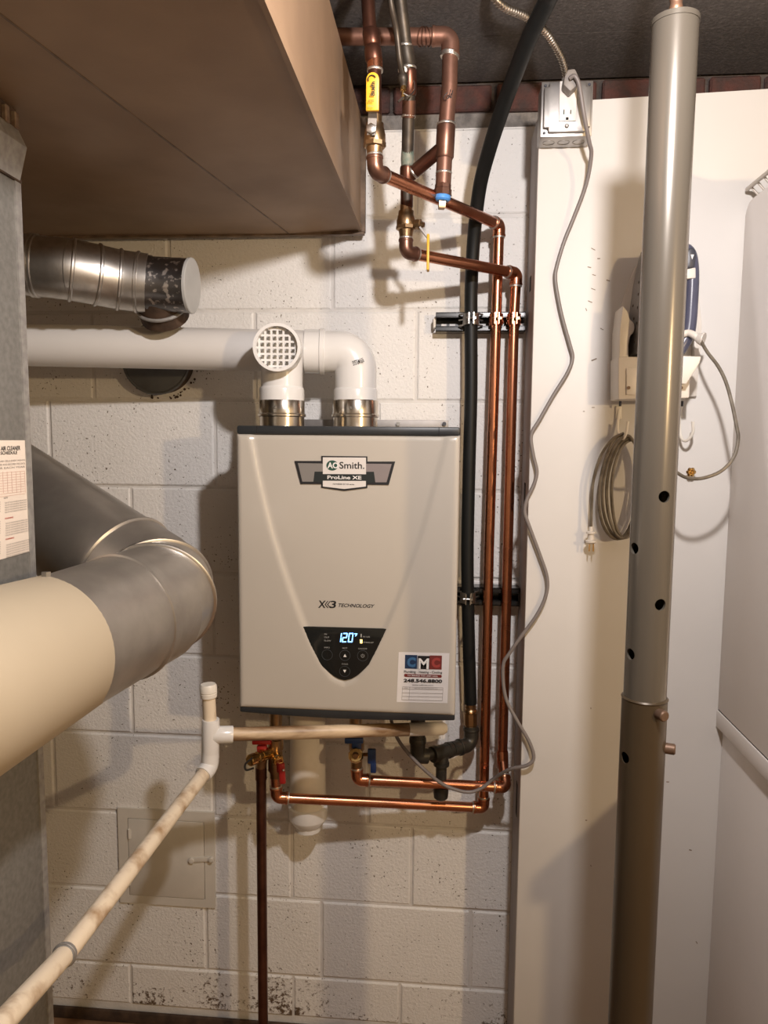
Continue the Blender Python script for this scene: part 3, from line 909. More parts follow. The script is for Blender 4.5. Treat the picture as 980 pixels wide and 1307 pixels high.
# ================================================================== UPPER GALVANISED VENT PIPE
vent = thing('galvanised_vent_pipe', 'shiny galvanised round vent pipe with crimped elbow and capped tee under the duct', 'vent pipe', P(150, 380, -0.3))
a0 = P(-40, 331, -0.365); a1 = P(92, 344, -0.325); a2 = P(124, 351, -0.30); a3 = P(152, 357, -0.275); a4 = P(188, 362, -0.258); a5 = P(245, 365, -0.255)
RV = 0.0555
ax01 = (a1 - a0).normalized()
part('pipe', MB().sweep([a0, a1], RV, 40), 'galvanised', vent)
for f in (0.62, 0.66):
    part('bead', ring(MB(), a0.lerp(a1, f), ax01, RV + 0.0025, 0.006, 40), 'galvanised', vent)
# adjustable elbow: smooth sheet with crimped joints
ep = smooth_path([a1 - ax01 * 0.01, a2, a3, a4], 6)
part('elbow', MB().sweep([a1 - ax01 * 0.03] + ep, RV + 0.0008, 40), 'galvanised', vent)
for k_ in (1, 6, 12, 16):
    part('crimp', ring(MB(), ep[k_], ep[k_ + 1] - ep[k_ - 1], RV + 0.0038, 0.0065, 40), 'galvanised', vent)
axc = (a5 - a4).normalized()
part('tee_body', MB().lathe(a4 - axc * 0.03, a5 - axc * 0.001, [(0, RV - 0.003), (0.28, RV - 0.004), (0.30, RV - 0.002), (0.33, RV - 0.002), (0.36, RV - 0.004), (1, RV - 0.004)], 40), 'galvanised_spotted', vent, label='spotted dark tee body')
part('end_cap', MB().lathe(a5 - axc * 0.004, a5 + axc * 0.002, [(0, RV - 0.0025), (0.8, RV - 0.0025), (1, RV - 0.004)], 40), 'cap_grey', vent, label='flat grey end cap')
thc = P(198, 458, -0.045); thc.y = 0.0
tb = a4.lerp(a5, 0.18)
sd = Vector((-0.05, 0.95, -0.9)).normalized()
part('spigot', MB().cyl(tb, tb + sd * 0.078, 0.049, 32), 'rust_dark', vent, label='dark rusted spigot under the tee')
part('spigot_lip', MB().lathe(tb + sd * 0.046, tb + sd * 0.054, [(0, 0.0495), (0.3, 0.053), (0.7, 0.053), (1, 0.0495)], 32), 'galvanised_dull', vent)
# round flue cover in the wall
flue = thing('flue_cover', 'dark grey round flue cover on the block wall behind the white exhaust pipe', 'flue cover', (thc.x, -0.01, thc.z))
Rf = 0.0785
part('stub', MB().cyl((thc.x, 0.002, thc.z), (thc.x, -0.036, thc.z), Rf - 0.003, 48), 'rust_dark', flue)
part('plate', MB().lathe((thc.x, -0.036, thc.z), (thc.x, -0.041, thc.z), [(0, Rf - 0.002), (0.7, Rf - 0.002), (1, Rf - 0.005)], 48), 'flue_grey', flue)
rm = MB(); nn = 48
rm.sweep([Vector((thc.x + (Rf - 0.001) * math.cos(i * 2 * math.pi / nn), -0.040, thc.z + (Rf - 0.001) * math.sin(i * 2 * math.pi / nn))) for i in range(nn)], 0.0036, 8, closed=True)
part('rim', rm, 'flue_grey', flue)
rm = MB()
for i in range(70):
    a_ = random.uniform(0, 2 * math.pi); rr_ = Rf + random.uniform(0.004, 0.011); s_ = random.uniform(0.0015, 0.004)
    c = Vector((thc.x + rr_ * math.cos(a_), 0.0, thc.z + rr_ * math.sin(a_)))
    rm.lathe(c + Vector((0, 0.002, 0)), c - Vector((0, s_, 0)), [(0, s_), (0.6, s_ * 0.8), (1, s_ * 0.3)], 6)
cr = part('crumbled_mortar', rm, 'rust_dark', flue); cr['kind'] = 'stuff'

# ================================================================== BIG ROUND DUCT, lower left
big = thing('round_duct', 'wide galvanised round duct with elbow and beige painted sleeve in front of the furnace', 'duct', P(150, 780, -0.5))
RB = 0.0889
q0 = P(-20, 602, -0.39); qc = P(212, 763, -0.603); q1 = P(73, 825, -0.826); q2 = P(-45, 878, -1.028)
q2 = q1 + (q2 - q1) * 1.55
dA = (q0 - qc).normalized(); dB = (q1 - qc).normalized()
e0 = qc + dA * 0.095; e3 = qc + dB * 0.095
el = fillet([e0, qc, e3], 0.12, 3)[1:-1]
part('pipe', MB().sweep([q0, e0], RB, 56), 'galvanised_soft', big)
part('elbow', MB().sweep([e0 + dA * 0.002] + el + [e3 + dB * 0.002], RB + 0.0008, 56), 'galvanised_soft', big, angle=12)
for i in range(1, len(el) - 1):
    part('crimp', ring(MB(), el[i], el[i + 1] - el[i - 1], RB + 0.0045, 0.007, 56), 'galvanised', big)
beg = q1
part('pipe', MB().sweep([e3 - dB * 0.004, beg + (q2 - q1).normalized() * 0.05], RB + 0.0008, 56), 'galvanised_soft', big)
part('bead', ring(MB(), e3 + dB * 0.012, dB, RB + 0.0045, 0.008, 56), 'galvanised_soft', big)
part('bead', ring(MB(), e0 + dA * 0.004, dA, RB + 0.0045, 0.008, 56), 'galvanised_soft', big)
# lap seam along the pipe
wv = Vector((0.80, -0.45, -0.28)); wv = (wv - dB * wv.dot(dB)).normalized()
part('seam', MB().obox(e3 + dB * 0.016 + wv * (RB + 0.0008), beg + wv * (RB + 0.0008), 0.0024, 0.0022, up=wv), 'flue_grey', big)
dS = (q2 - q1).normalized()
part('sleeve', MB().sweep([beg, beg + dS * 0.001] + fillet([beg + dS * 0.01, q2, Vector((FXr + 0.0005, q2.y - 0.03, q2.z))], 0.10, 10), [RB + 0.0015, RB + 0.0035] + [RB + 0.0035] * 13, 64), 'beige_paint', big, label='beige painted sleeve')
sc = P(28, 748, beg.y - 0.0)
upv = (Vector((0, 0, 1)) - dS * dS.z).normalized()
sc = beg + dS * 0.03 + upv * (RB + 0.003)
part('screw', MB().cyl(sc, sc + upv * 0.006, 0.006, 6), 'steel', big)
sc = e3 + dB * 0.05 + (upv * 0.86 - Vector((0, 0.5, 0))).normalized() * RB
part('screw', MB().cyl(sc, sc + upv * 0.005, 0.004, 8), 'steel', big)

# ================================================================== CONDENSATE DRAIN
drain = thing('condensate_drain_pipe', 'stained cream plastic drain pipe with white tee, slanting down to the lower left corner', 'drain pipe', P(268, 937, -0.34))
RD = 0.0134
t0 = P(269, 938, -0.335); dcap = P(266, 882, -0.335); delb = P(267, 975, -0.335)
hR = P(590, 929, -0.19); hL = P(286, 938, -0.335)
hd = (hR - hL).normalized()
part('tee', MB().lathe(P(269, 918, -0.335), P(268.5, 962, -0.335), [(0, 0.0165), (0.04, 0.0172), (0.96, 0.0172), (1, 0.0165)], 28).lathe(t0, t0 + hd * 0.043, [(0, 0.015), (0.1, 0.0168), (0.95, 0.0168), (1, 0.0160)], 28), 'white_pvc', drain, label='white tee')
part('riser', MB().cyl(P(268.5, 930, -0.335), dcap, RD * 0.95, 24), 'aged_pvc', drain)
cz = (dcap - t0).normalized()
part('cap', MB().lathe(dcap - cz * 0.012, dcap + cz * 0.014, [(0, 0.0158), (0.3, 0.0166), (0.35, 0.0150), (0.40, 0.0166), (0.85, 0.0166), (1, 0.0140)], 24), 'cream_pvc', drain)
d0 = P(262, 985, -0.345); d1 = P(85, 1216, -0.83); d2 = P(-40, 1352, -1.08)
part('elbow', MB().sweep(fillet([P(268.5, 958, -0.335), P(268, 978, -0.335), d0 + (d1 - d0).normalized() * 0.012], 0.018, 8), 0.0172, 24), 'white_pvc', drain)
part('slanting_pipe', MB().sweep(fillet([d0, d1, d2, Vector((d2.x - 0.01, d2.y - 0.01, FZ + 0.001))], 0.03, 6), RD, 28), 'aged_pvc', drain)
dd = (d2 - d1).normalized()
cl = MB(); ring(cl, d1 + dd * 0.008, (d2 - d0), RD + 0.0016, 0.012, 28); ring(cl, d1 + dd * 0.008, (d2 - d0), RD + 0.003, 0.003, 28)
nrm = Vector((0.1, -0.75, 0.65)).normalized(); cpos = d1 + dd * 0.004 + nrm * (RD + 0.002)
cl.lathe(cpos - nrm * 0.002, cpos + nrm * 0.005, [(0, 0.005), (0.6, 0.005), (1, 0.003)], 10)
part('hose_clamp', cl, 'galvanised_dull', drain, label='grey metal clamp')
part('stained_pipe', MB().sweep([t0 + hd * 0.03, hR - hd * 0.115], RD, 28), 'stained_pvc', drain, label='brown stained pipe under the heater')
part('pale_end', MB().lathe(hR - hd * 0.118, hR - hd * 0.035, [(0, 0.0128), (0.02, 0.0136), (0.9, 0.0136), (1, 0.009)], 24), 'cream_pvc', drain)

# condensate neutraliser
cn = P(393, 1000, -0.064)
neut = thing('neutraliser_canister', 'white plastic condensate canister hanging vertically under the water heater', 'canister', (cn.x, cn.y, P(393, 1062, -0.064).z))
nz0 = P(393, 1052, -0.064).z; nz1 = hz0 - 0.004
part('cylinder', MB().cyl((cn.x, cn.y, nz0 + 0.02), (cn.x, cn.y, nz1), 0.0415, 40), 'cream_pvc', neut)
part('cap', MB().lathe((cn.x, cn.y, nz0 - 0.002), (cn.x, cn.y, nz0 + 0.05), [(0, 0.030), (0.12, 0.036), (0.4, 0.0455), (0.44, 0.0462), (0.95, 0.0462), (1, 0.043)], 40), 'white_pvc', neut)
part('cap_plug', MB().lathe((cn.x, cn.y, nz0 - 0.014), (cn.x, cn.y, nz0), [(0, 0.027), (0.2, 0.031), (1, 0.032)], 12), 'white_pvc', neut)

# ================================================================== COPPER PLUMBING
RC = 0.0111


def solder(parent, c, axis, r=RC):
    part('solder_ring', ring(MB(), c, axis, r + 0.0022, 0.004, 20), 'solder', parent)


def elbow(parent, a, b, c, m='copper', r=RC, leg=0.022, name='elbow', rings=True):
    """cup fitting around the corner b of a pipe a-b-c"""
    a, b, c = Vector(a), Vector(b), Vector(c)
    u = (a - b).normalized(); v = (c - b).normalized()
    lg = leg * r / RC
    mb = MB().sweep(fillet([b + u * lg, b, b + v * lg], 0.016 * r / RC, 8), r + 0.0022, 22)
    ring(mb, b + u * lg, u, r + 0.0032, 0.005, 22); ring(mb, b + v * lg, v, r + 0.0032, 0.005, 22)
    part(name, mb, m, parent)
    if rings:
        solder(parent, b + u * (lg + 0.004), u, r); solder(parent, b + v * (lg + 0.004), v, r)


# --- run A: from the yellow-handled valve to the outer (left) vertical pipe
A0 = P(478, 200, -0.43); A1 = P(479, 219, -0.43); A2 = P(637, 287, -0.057); A3 = P(633.5, 400, -0.057); A3b = P(624, 700, -0.057); A4 = P(617, 1031, -0.060); A5 = P(353, 1018, -0.15); A6 = P(351.5, 992, -0.15)
runA = thing('copper_pipe', 'copper pipe from the yellow-handled valve down the wall to the red-handled valve', 'pipe', A4)
part('pipe', MB().sweep(fillet([A0, A1, A2, A3, A3b, A4, A5, A6], 0.014, 8), RC, 22), 'copper', runA)
elbow(runA, A0, A1, A2, 'copper_old'); elbow(runA, A1, A2, A3); elbow(runA, A3b, A4, A5); elbow(runA, A4, A5, A6)
# --- run B
B0 = P(518, 302, -0.24); B1 = P(518, 322, -0.24); B2 = P(659, 349, -0.060); B3 = P(656, 400, -0.057); B3b = P(648, 700, -0.057); B4a = P(641, 968, -0.057); B4 = P(645, 1005, -0.105); B5 = P(456, 995, -0.15); B6 = P(455, 978, -0.15)
runB = thing('copper_pipe', 'copper pipe nearest the white partition, down the wall to the blue-handled valve', 'pipe', B4)
part('pipe', MB().sweep(fillet([B0, B1, B2, B3, B3b, B4a, B4, B5, B6], 0.014, 8), RC, 22), 'copper', runB)
elbow(runB, B0, B1, B2, 'copper_old'); elbow(runB, B1, B2, B3); elbow(runB, B4a, B4, B5); elbow(runB, B4, B5, B6)
solder(runB, B4a, B4a - B3b)
part('coupling', MB().lathe(P(641, 958, -0.057), P(641.5, 980, -0.062), [(0, RC + 0.0015), (0.1, RC + 0.0022), (0.9, RC + 0.0022), (1, RC + 0.0015)], 20), 'copper', runB)


def ball_valve(parent, top, bot, R, m='brass'):
    L = (Vector(bot) - Vector(top)).length
    mb = MB().lathe(top, bot, [(0, R * 0.80), (0.16, R * 0.80), (0.18, R * 1.0), (0.30, R * 1.04), (0.32, R * 1.10), (0.45, R * 1.22), (0.60, R * 1.24), (0.66, R * 1.18), (0.70, R * 1.02), (0.72, R * 1.0), (0.80, R * 0.92), (1, R * 0.80)], 24)
    part('body', mb, m, parent)
    a, b = Vector(top), Vector(bot)
    part('hex_nut', MB().lathe(a.lerp(b, 0.60), a.lerp(b, 0.74), [(0, R * 1.18), (0.15, R * 1.3), (0.85, R * 1.3), (1, R * 1.18)], 8), m, parent)


# ball valve with long yellow lever
vt = P(478.5, 148, -0.43); vb = P(478, 203, -0.43)
valveA = thing('ball_valve', 'brass ball valve with flat yellow lever handle beside the brown duct', 'valve', vb)
ball_valve(valveA, vt, vb, 0.0145)
hc = P(474, 166, -0.452)
part('stem', MB().cyl(hc + Vector((0, 0.016, 0)), hc - Vector((0, 0.003, 0)), 0.006, 12), 'steel', valveA)
part('stem_nut', MB().lathe(hc - Vector((0, 0.002, 0)), hc - Vector((0, 0.009, 0)), [(0, 0.0085), (0.8, 0.0085), (1, 0.006)], 6), 'steel', valveA)
h1 = P(475.5, 143, -0.468); h2 = P(476, 94, -0.475)
mb = MB().obox(hc + Vector((0, 0, -0.008)), P(475.5, 150, -0.458), 0.014, 0.0028)
mb.obox(P(475.5, 152, -0.457), h1 + Vector((0, 0, 0.01)), 0.014, 0.0028)
part('lever_plate', mb, 'steel', valveA)
hw = 0.0205; e_ = (h2 - h1).normalized()
sv = Vector((hw / 2, 0, 0))
out = [h1 - sv, h1 + sv] + [h2 - e_ * (hw / 2) + sv * math.cos(t) + e_ * (hw / 2) * math.sin(t) for t in np.linspace(0, math.pi, 10)]
lv = part('lever_sleeve', MB().prism(out, (0, -0.006, 0)), 'yellow_vinyl', valveA, bevel=0.0012, label='yellow vinyl lever sleeve')
yl = -0.4825
text('Bluefin', P(473, 122, yl), P(473, 104, yl), P(478.5, 122, yl), P(478.5, 104, yl), 'ink_black', lv, bold=0.03)
cc = P(474.5, 101, yl)
part('crescent', MB().sweep([cc + Vector((0.006 * math.cos(t), 0, 0.006 * math.sin(t))) for t in np.linspace(0.4, 3.6, 10)], 0.0009, 6), 'ink_black', lv)
text('600 WOG', *[P(a, b, yl) for a, b in ((470, 127), (477, 127), (470, 130), (477, 130))], 'ink_black', lv, bold=0.01)
text('3/4 LF', *[P(a, b, yl) for a, b in ((470, 134), (477, 134), (470, 136.5), (477, 136.5))], 'label_grey', lv)

# second ball valve, lever seen edge-on
v2t = P(518.5, 262, -0.24); v2b = P(518, 305, -0.24)
valveB = thing('ball_valve', 'brass ball valve with yellow lever seen edge-on, below the old pipe', 'valve', v2b)
ball_valve(valveB, v2t, v2b, 0.0148)
st0 = P(522, 285, -0.24); st1 = P(541, 287, -0.252); st_d = (st1 - st0).normalized()
part('stem', MB().lathe(st0, st1, [(0, 0.008), (0.45, 0.008), (0.5, 0.0095), (0.75, 0.0095), (0.8, 0.0055), (1, 0.005)], 8), 'brass', valveB)
part('lever_plate', MB().obox(P(536, 291, -0.250), P(546, 304, -0.252), 0.003, 0.014, up=(0, -1, 0)), 'steel', valveB)
part('lever_sleeve', MB().obox(P(546.5, 300, -0.252), P(546, 346, -0.255), 0.005, 0.018, up=(0, -1, 0)), 'yellow_vinyl', valveB, bevel=0.0015, label='yellow vinyl lever sleeve')

# riser above the yellow valve
riser = thing('riser_pipe', 'old dark copper riser going up out of view above the yellow-handled valve', 'pipe', vt)
r0 = P(467, -40, -0.43); r1 = P(472, 40, -0.43); r2 = P(478, 90, -0.43)
rt = Vector((r0.x - 0.004, r0.y, CZ - 0.0005))
part('pipe', MB().sweep([rt, r0, r1, r2, vt + Vector((0, 0, -0.004))], RC, 20), 'copper_dark', riser)
part('coupling', MB().lathe(P(473, 38, -0.43), P(477.5, 80, -0.43), [(0, 0.0125), (0.08, 0.0142), (0.42, 0.0142), (0.5, 0.0122), (0.6, 0.0142), (0.92, 0.0142), (1, 0.012)], 20), 'copper_dark', riser)
part('clean_end', MB().cyl(P(478, 74, -0.43), P(478.6, 90, -0.43), 0.0128, 20), 'copper', riser)
solder(riser, P(478.6, 90, -0.43), (0, 0, 1)); 

# old stained pipe in the middle
old = thing('old_supply_pipe', 'old greenish brown copper supply pipe above the second ball valve', 'pipe', v2t)
o0 = P(504, -50, -0.39); o1 = P(518, 60, -0.325); o2 = P(522, 120, -0.30); o3 = P(521, 150, -0.285); o4 = P(519.5, 215, -0.256); o5 = P(519, 266, -0.24)
ot = o0 + (o0 - o1).normalized() * ((CZ - 0.0005 - o0.z) / (o0 - o1).normalized().z)
part('pipe', MB().sweep([ot, o0, o1, o2, o3, o4, o5], RC, 20), 'copper_green', old)
part('coupling', MB().lathe(P(517, 58, -0.326), P(521, 84, -0.315), [(0, 0.0125), (0.1, 0.0138), (0.9, 0.0138), (1, 0.0125)], 20), 'copper_green', old)
part('lower_coupling', MB().lathe(P(522, 88, -0.313), P(522, 122, -0.30), [(0, 0.0125), (0.1, 0.0138), (0.9, 0.0138), (1, 0.0125)], 20), 'copper_dark', old)
part('sleeve', MB().cyl(P(522, 128, -0.297), P(521.5, 150, -0.285), 0.0122, 20), 'copper_old', old)
solder(old, P(517, 59, -0.326), (0, 0.1, -1)); solder(old, P(521, 87, -0.314), (0, 0.1, -1), 0.0125); solder(old, P(521.2, 149, -0.285), (0, 0.1, -1))
part('patina_patch', MB().lathe(P(520, 192, -0.266), P(519.6, 212, -0.257), [(0, 0.0113), (0.5, 0.0122), (1, 0.0113)], 18), 'patina', old, label='green patina patch')
part('tee_collar', MB().lathe(P(519.6, 212, -0.257), P(519.2, 240, -0.247), [(0, 0.0125), (0.1, 0.0136), (0.9, 0.0136), (1, 0.0125)], 20), 'copper_dark', old)
part('lower_pipe', MB().cyl(P(519.2, 240, -0.247), P(519, 264, -0.24), 0.0119, 20), 'copper_dark', old)
# thin drain line hanging beside it
thin = thing('drain_cock', 'thin dark copper drain tube with brass nipple and wire loop beside the old pipe', 'drain tube', P(515, 110, -0.33))
tt = P(492, -50, -0.42); tt = Vector((tt.x - 0.004, tt.y - 0.01, CZ - 0.0005))
part('tube', MB().sweep(smooth_path([tt, P(492, -50, -0.42), P(499, 5, -0.40), P(506, 40, -0.375), P(510, 75, -0.36), P(514, 96, -0.345)]), 0.0055, 14), 'copper_green', thin)
part('tape_wrap', MB().lathe(P(513.5, 86, -0.346), P(514, 93, -0.344), [(0, 0.0065), (0.3, 0.0082), (0.7, 0.0082), (1, 0.0065)], 14), 'ink_white', thin)
part('cock_body', MB().lathe(P(513.5, 93, -0.345), P(515, 112, -0.340), [(0, 0.006), (0.2, 0.009), (0.5, 0.0095), (0.7, 0.007), (1, 0.006)], 12), 'copper_green', thin)
part('nipple', MB().lathe(P(515, 110, -0.342), P(514, 126, -0.342), [(0, 0.005), (0.35, 0.0055), (0.4, 0.003), (1, 0.0028)], 10), 'brass_bright', thin)
part('wire_loop', MB().sweep(smooth_path([P(515, 119, -0.345), P(522, 122, -0.342), P(528, 116, -0.325), P(529, 107, -0.318), P(526, 100, -0.315)]), 0.0013, 8), 'steel', thin)
part('cock_lever', MB().obox(P(515, 124, -0.346), P(508, 130, -0.35), 0.003, 0.002), 'copper_green', thin)

# cold pipe with wye and blue-ringed plug
R1 = 0.0143
cold = thing('cold_water_pipe', 'wide matt copper pipe with COLD handwriting, wye branch and blue-ringed plug', 'pipe', P(564, 250, -0.28))
C0 = P(330, 47, -0.285); C1 = P(575, 46.5, -0.285); C2 = P(573.5, 110, -0.283); C3 = P(569, 165, -0.28); C4 = P(565.5, 236, -0.28)
part('pipe', MB().sweep(fillet([C0, C1, C2, C3, C4], 0.02, 8), R1, 26), 'copper_matt', cold)
elbow(cold, C0, C1, C2, 'copper_matt', R1, 0.024, rings=False)
sw = MB()
for k_ in range(3): ring(sw, P(573.8, 69 + k_ * 1.8, -0.285), (0.1, 0, 1 - 0.2 * k_), R1 + 0.003, 0.003, 22)
part('wire_wrap', sw, 'solder', cold)
sw = MB()
for k_ in range(4): ring(sw, P(537 + k_ * 3, 47, -0.285), (1, 0.15 * (k_ - 1.5), 0.2 * (k_ - 1.5)), R1 + 0.0022, 0.0018, 22)
part('wire_wrap', sw, 'copper_old', cold)
part('tee_body', MB().lathe(P(569.3, 160, -0.28), P(567, 203, -0.28), [(0, R1 + 0.001), (0.04, R1 + 0.0028), (0.94, R1 + 0.0028), (1, R1 + 0.001)], 26), 'copper_old', cold)
solder(cold, P(569.4, 159, -0.28), (0, 0, 1), R1 + 0.0008)
w0 = P(563, 190, -0.28); w1 = P(523, 224, -0.252)
part('wye_branch', MB().sweep([w0, w1], RC + 0.0012, 22), 'copper_dark', cold)
wd = (w1 - w0).normalized()
solder(cold, P(528, 219, -0.255), wd, RC + 0.001)
part('reducer', MB().lathe(P(566.8, 203, -0.28), P(566, 225, -0.28), [(0, R1 - 0.001), (1, R1 - 0.001)], 24), 'copper_old', cold)
solder(cold, P(566.2, 221, -0.28), (0, 0, 1), R1 - 0.0015)
part('adapter', MB().lathe(P(565.5, 234, -0.28), P(564.5, 250, -0.28), [(0, 0.0125), (0.12, 0.0150), (0.45, 0.0150), (0.5, 0.0165), (1, 0.0165)], 8), 'copper_old', cold)
part('thread_ring', MB().lathe(P(564.5, 248, -0.28), P(564, 257, -0.28), [(0, 0.0135), (0.25, 0.0152), (0.75, 0.0152), (1, 0.012)], 26), 'blue_ring', cold, label='bright blue thread seal')
part('square_plug', MB().lathe(P(564, 255, -0.28), P(563.6, 267, -0.28), [(0, 0.0085), (0.9, 0.0085), (1, 0.007)], 4, phase=0.6), 'brass', cold)
hand = MB()
yh = -0.283 - R1 - 0.0006
for st in ([(571, 118), (568, 121), (566, 125), (567, 128), (570, 127)], [(571, 122), (570, 125), (572, 125), (573, 122), (571, 122)], [(575, 114), (573.5, 121), (573, 125)], [(576, 119), (574.5, 123), (576, 124), (578, 115)]):
    hand.sweep(smooth_path([P(a, b, yh) for a, b in st], 3), 0.0006, 5)
part('handwriting', hand, 'ink_black', cold, label='black marker handwriting')

# discharge pipe and the service valves under the heater
disc = thing('discharge_pipe', 'dark copper discharge pipe dropping straight to the floor below the heater', 'pipe', (P(333, 1290, -0.16).x, -0.16, 0.0))
dz = P(333, 978, -0.16)
part('pipe', MB().cyl((dz.x, -0.16, FZ + 0.004), (dz.x, -0.16, dz.z + 0.004), RC, 22), 'copper_dark', disc)
part('cup', MB().cyl((dz.x, -0.16, dz.z - 0.03), (dz.x, -0.16, dz.z + 0.006), RC + 0.0015, 22), 'copper_dark', disc)

red = thing('service_valve', 'brass service valve with red handles and relief valve under the left of the heater', 'valve', A6)
vx = P(352, 940, -0.15)
part('body', MB().lathe((vx.x, -0.15, vx.z + 0.02), A6, [(0, 0.013), (0.2, 0.013), (0.22, 0.017), (0.42, 0.017), (0.45, 0.0145), (0.6, 0.0165), (0.85, 0.0165), (0.9, 0.013), (1, 0.0125)], 20), 'brass', red)
k0 = P(350, 957, -0.15); k1 = P(333, 965, -0.185); k2 = P(318, 971, -0.215)
part('relief_body', MB().lathe(k0, k1, [(0, 0.012), (0.5, 0.012), (0.55, 0.0135), (1, 0.0135)], 18), 'brass_bright', red)
part('relief_outlet', MB().cyl(k1 + Vector((0, 0.01, 0.0)), (dz.x, -0.16, dz.z), 0.0125, 18), 'brass', red)
part('relief_cap', MB().lathe(k1, k2, [(0, 0.0125), (0.3, 0.0125), (0.35, 0.0095), (0.5, 0.0095), (0.55, 0.0125), (0.95, 0.0125), (1, 0.010)], 12), 'brass_bright', red)
kl = k2
part('test_lever', MB().sweep(smooth_path([kl + Vector((0.008, -0.004, 0.008)), kl + Vector((-0.006, -0.008, -0.004)), kl + Vector((-0.004, -0.010, -0.016)), kl + Vector((0.012, -0.008, -0.012))]), 0.0022, 8), 'iron_dark', red)
part('drain_port', MB().lathe(P(349, 962, -0.15), P(356, 972, -0.19), [(0, 0.010), (0.4, 0.010), (0.45, 0.012), (0.8, 0.012), (0.85, 0.010), (1, 0.010)], 16), 'brass_bright', red)
ha = P(359, 976, -0.198); hb = P(361, 1000, -0.198)
part('handle', MB().obox(ha + Vector((0, 0, 0.004)), hb, 0.0135, 0.010), 'red_vinyl', red, bevel=0.003, label='red vinyl handle')
part('handle', MB().obox(P(355.5, 973, -0.192), P(356, 986, -0.192), 0.009, 0.008), 'red_vinyl', red, bevel=0.003, label='red vinyl handle')
part('handle', MB().obox(P(334, 951, -0.172), P(335, 960, -0.172), 0.022, 0.012), 'red_vinyl', red, bevel=0.003, label='red vinyl handle')
part('handle', MB().obox(P(322, 947, -0.168), P(346, 947, -0.168), 0.010, 0.012), 'red_vinyl', red, bevel=0.003, label='red vinyl handle')
part('handle_screw', MB().cyl(P(362, 983, -0.203), P(362, 983, -0.207), 0.0022, 8), 'steel', red)

blue = thing('service_valve', 'brass service valve with blue handles under the middle of the heater', 'valve', B6)
bx = P(455, 940, -0.15)
part('body', MB().lathe((bx.x, -0.15, bx.z + 0.02), B6, [(0, 0.013), (0.3, 0.013), (0.35, 0.017), (0.55, 0.017), (0.6, 0.014), (1, 0.0125)], 20), 'brass', blue)
f0 = P(454, 966, -0.15); f1 = P(454, 964, -0.195)
part('drain_port', MB().lathe(f0, f1, [(0, 0.012), (0.5, 0.012), (0.52, 0.0165), (0.9, 0.0165), (1, 0.0135)], 10), 'brass_bright', blue)
part('port_plug', MB().lathe(f1, f1 - Vector((0, 0.006, 0)), [(0, 0.008), (1, 0.006)], 8), 'brass', blue)
part('handle', MB().obox(P(440, 945, -0.175), P(463.5, 945, -0.175), 0.012, 0.010), 'blue_vinyl', blue, bevel=0.002, label='dark blue vinyl handle')
part('handle', MB().obox(P(455, 946, -0.172), P(455, 956, -0.172), 0.020, 0.010), 'blue_vinyl', blue, bevel=0.002, label='dark blue vinyl handle')
part('handle', MB().obox(P(474.5, 956, -0.175), P(474.5, 974, -0.175), 0.0175, 0.010), 'blue_vinyl', blue, bevel=0.002, label='dark blue vinyl handle')
part('handle', MB().obox(P(476.5, 972, -0.175), P(476.5, 986, -0.175), 0.012, 0.010), 'blue_vinyl', blue, bevel=0.002, label='dark blue vinyl handle')
part('handle_stem', MB().cyl(P(456, 963, -0.155), P(474, 963, -0.172), 0.004, 10), 'brass', blue)

# ================================================================== STRUT CHANNELS WITH CLAMPS
def strut(label, xa, xb, z, group=None):
    t = thing('strut_channel', label, 'strut', ((xa + xb) / 2, -0.02, z))
    h = 0.0205; m = MB()
    m.box(xa, xb, -0.004, -0.0005, z - h, z + h)
    m.box(xa, xb, -0.041, -0.0005, z + h - 0.0025, z + h); m.box(xa, xb, -0.041, -0.0005, z - h, z - h + 0.0025)
    m.box(xa, xb, -0.041, -0.0385, z + h - 0.0095, z + h); m.box(xa, xb, -0.041, -0.0385, z - h, z - h + 0.0095)
    m.box(xa, xb, -0.041, -0.033, z + h - 0.0115, z + h - 0.0095); m.box(xa, xb, -0.041, -0.033, z - h + 0.0095, z - h + 0.0115)
    part('channel', m, 'strut_black', t, bevel=0.0006, bseg=1)
    return t


s1z = P(615, 411, -0.035).z; s1a = P(556, 411, -0.035).x; s1b = px0 - 0.002
st1 = strut('upper black strut channel behind the copper pipes, with a white slotted left end', s1a, s1b, s1z)
s2z = P(625, 761, -0.035).z; s2a = P(589, 761, -0.035).x - 0.02; s2b = P(663, 761, -0.035).x
st2 = strut('lower black strut channel beside the heater, behind the copper pipes', s2a, s2b, s2z)
for (pa, pb_) in ((563, 570), (573.5, 581), (611.5, 619), (664, 669)):
    a = P(pa, 413, -0.004); b = P(pb_, 413, -0.004)
    part('slot', MB().box(a.x, b.x, -0.006, -0.0042, s1z - 0.0085, s1z + 0.0005), 'sticker_white', st1, bevel=0.0008, bseg=1, label='white slot hole')
part('end_cap', MB().box(s1a - 0.006, s1a, -0.03, -0.006, s1z - 0.012, s1z + 0.010), 'cream_pvc', st1, bevel=0.003)


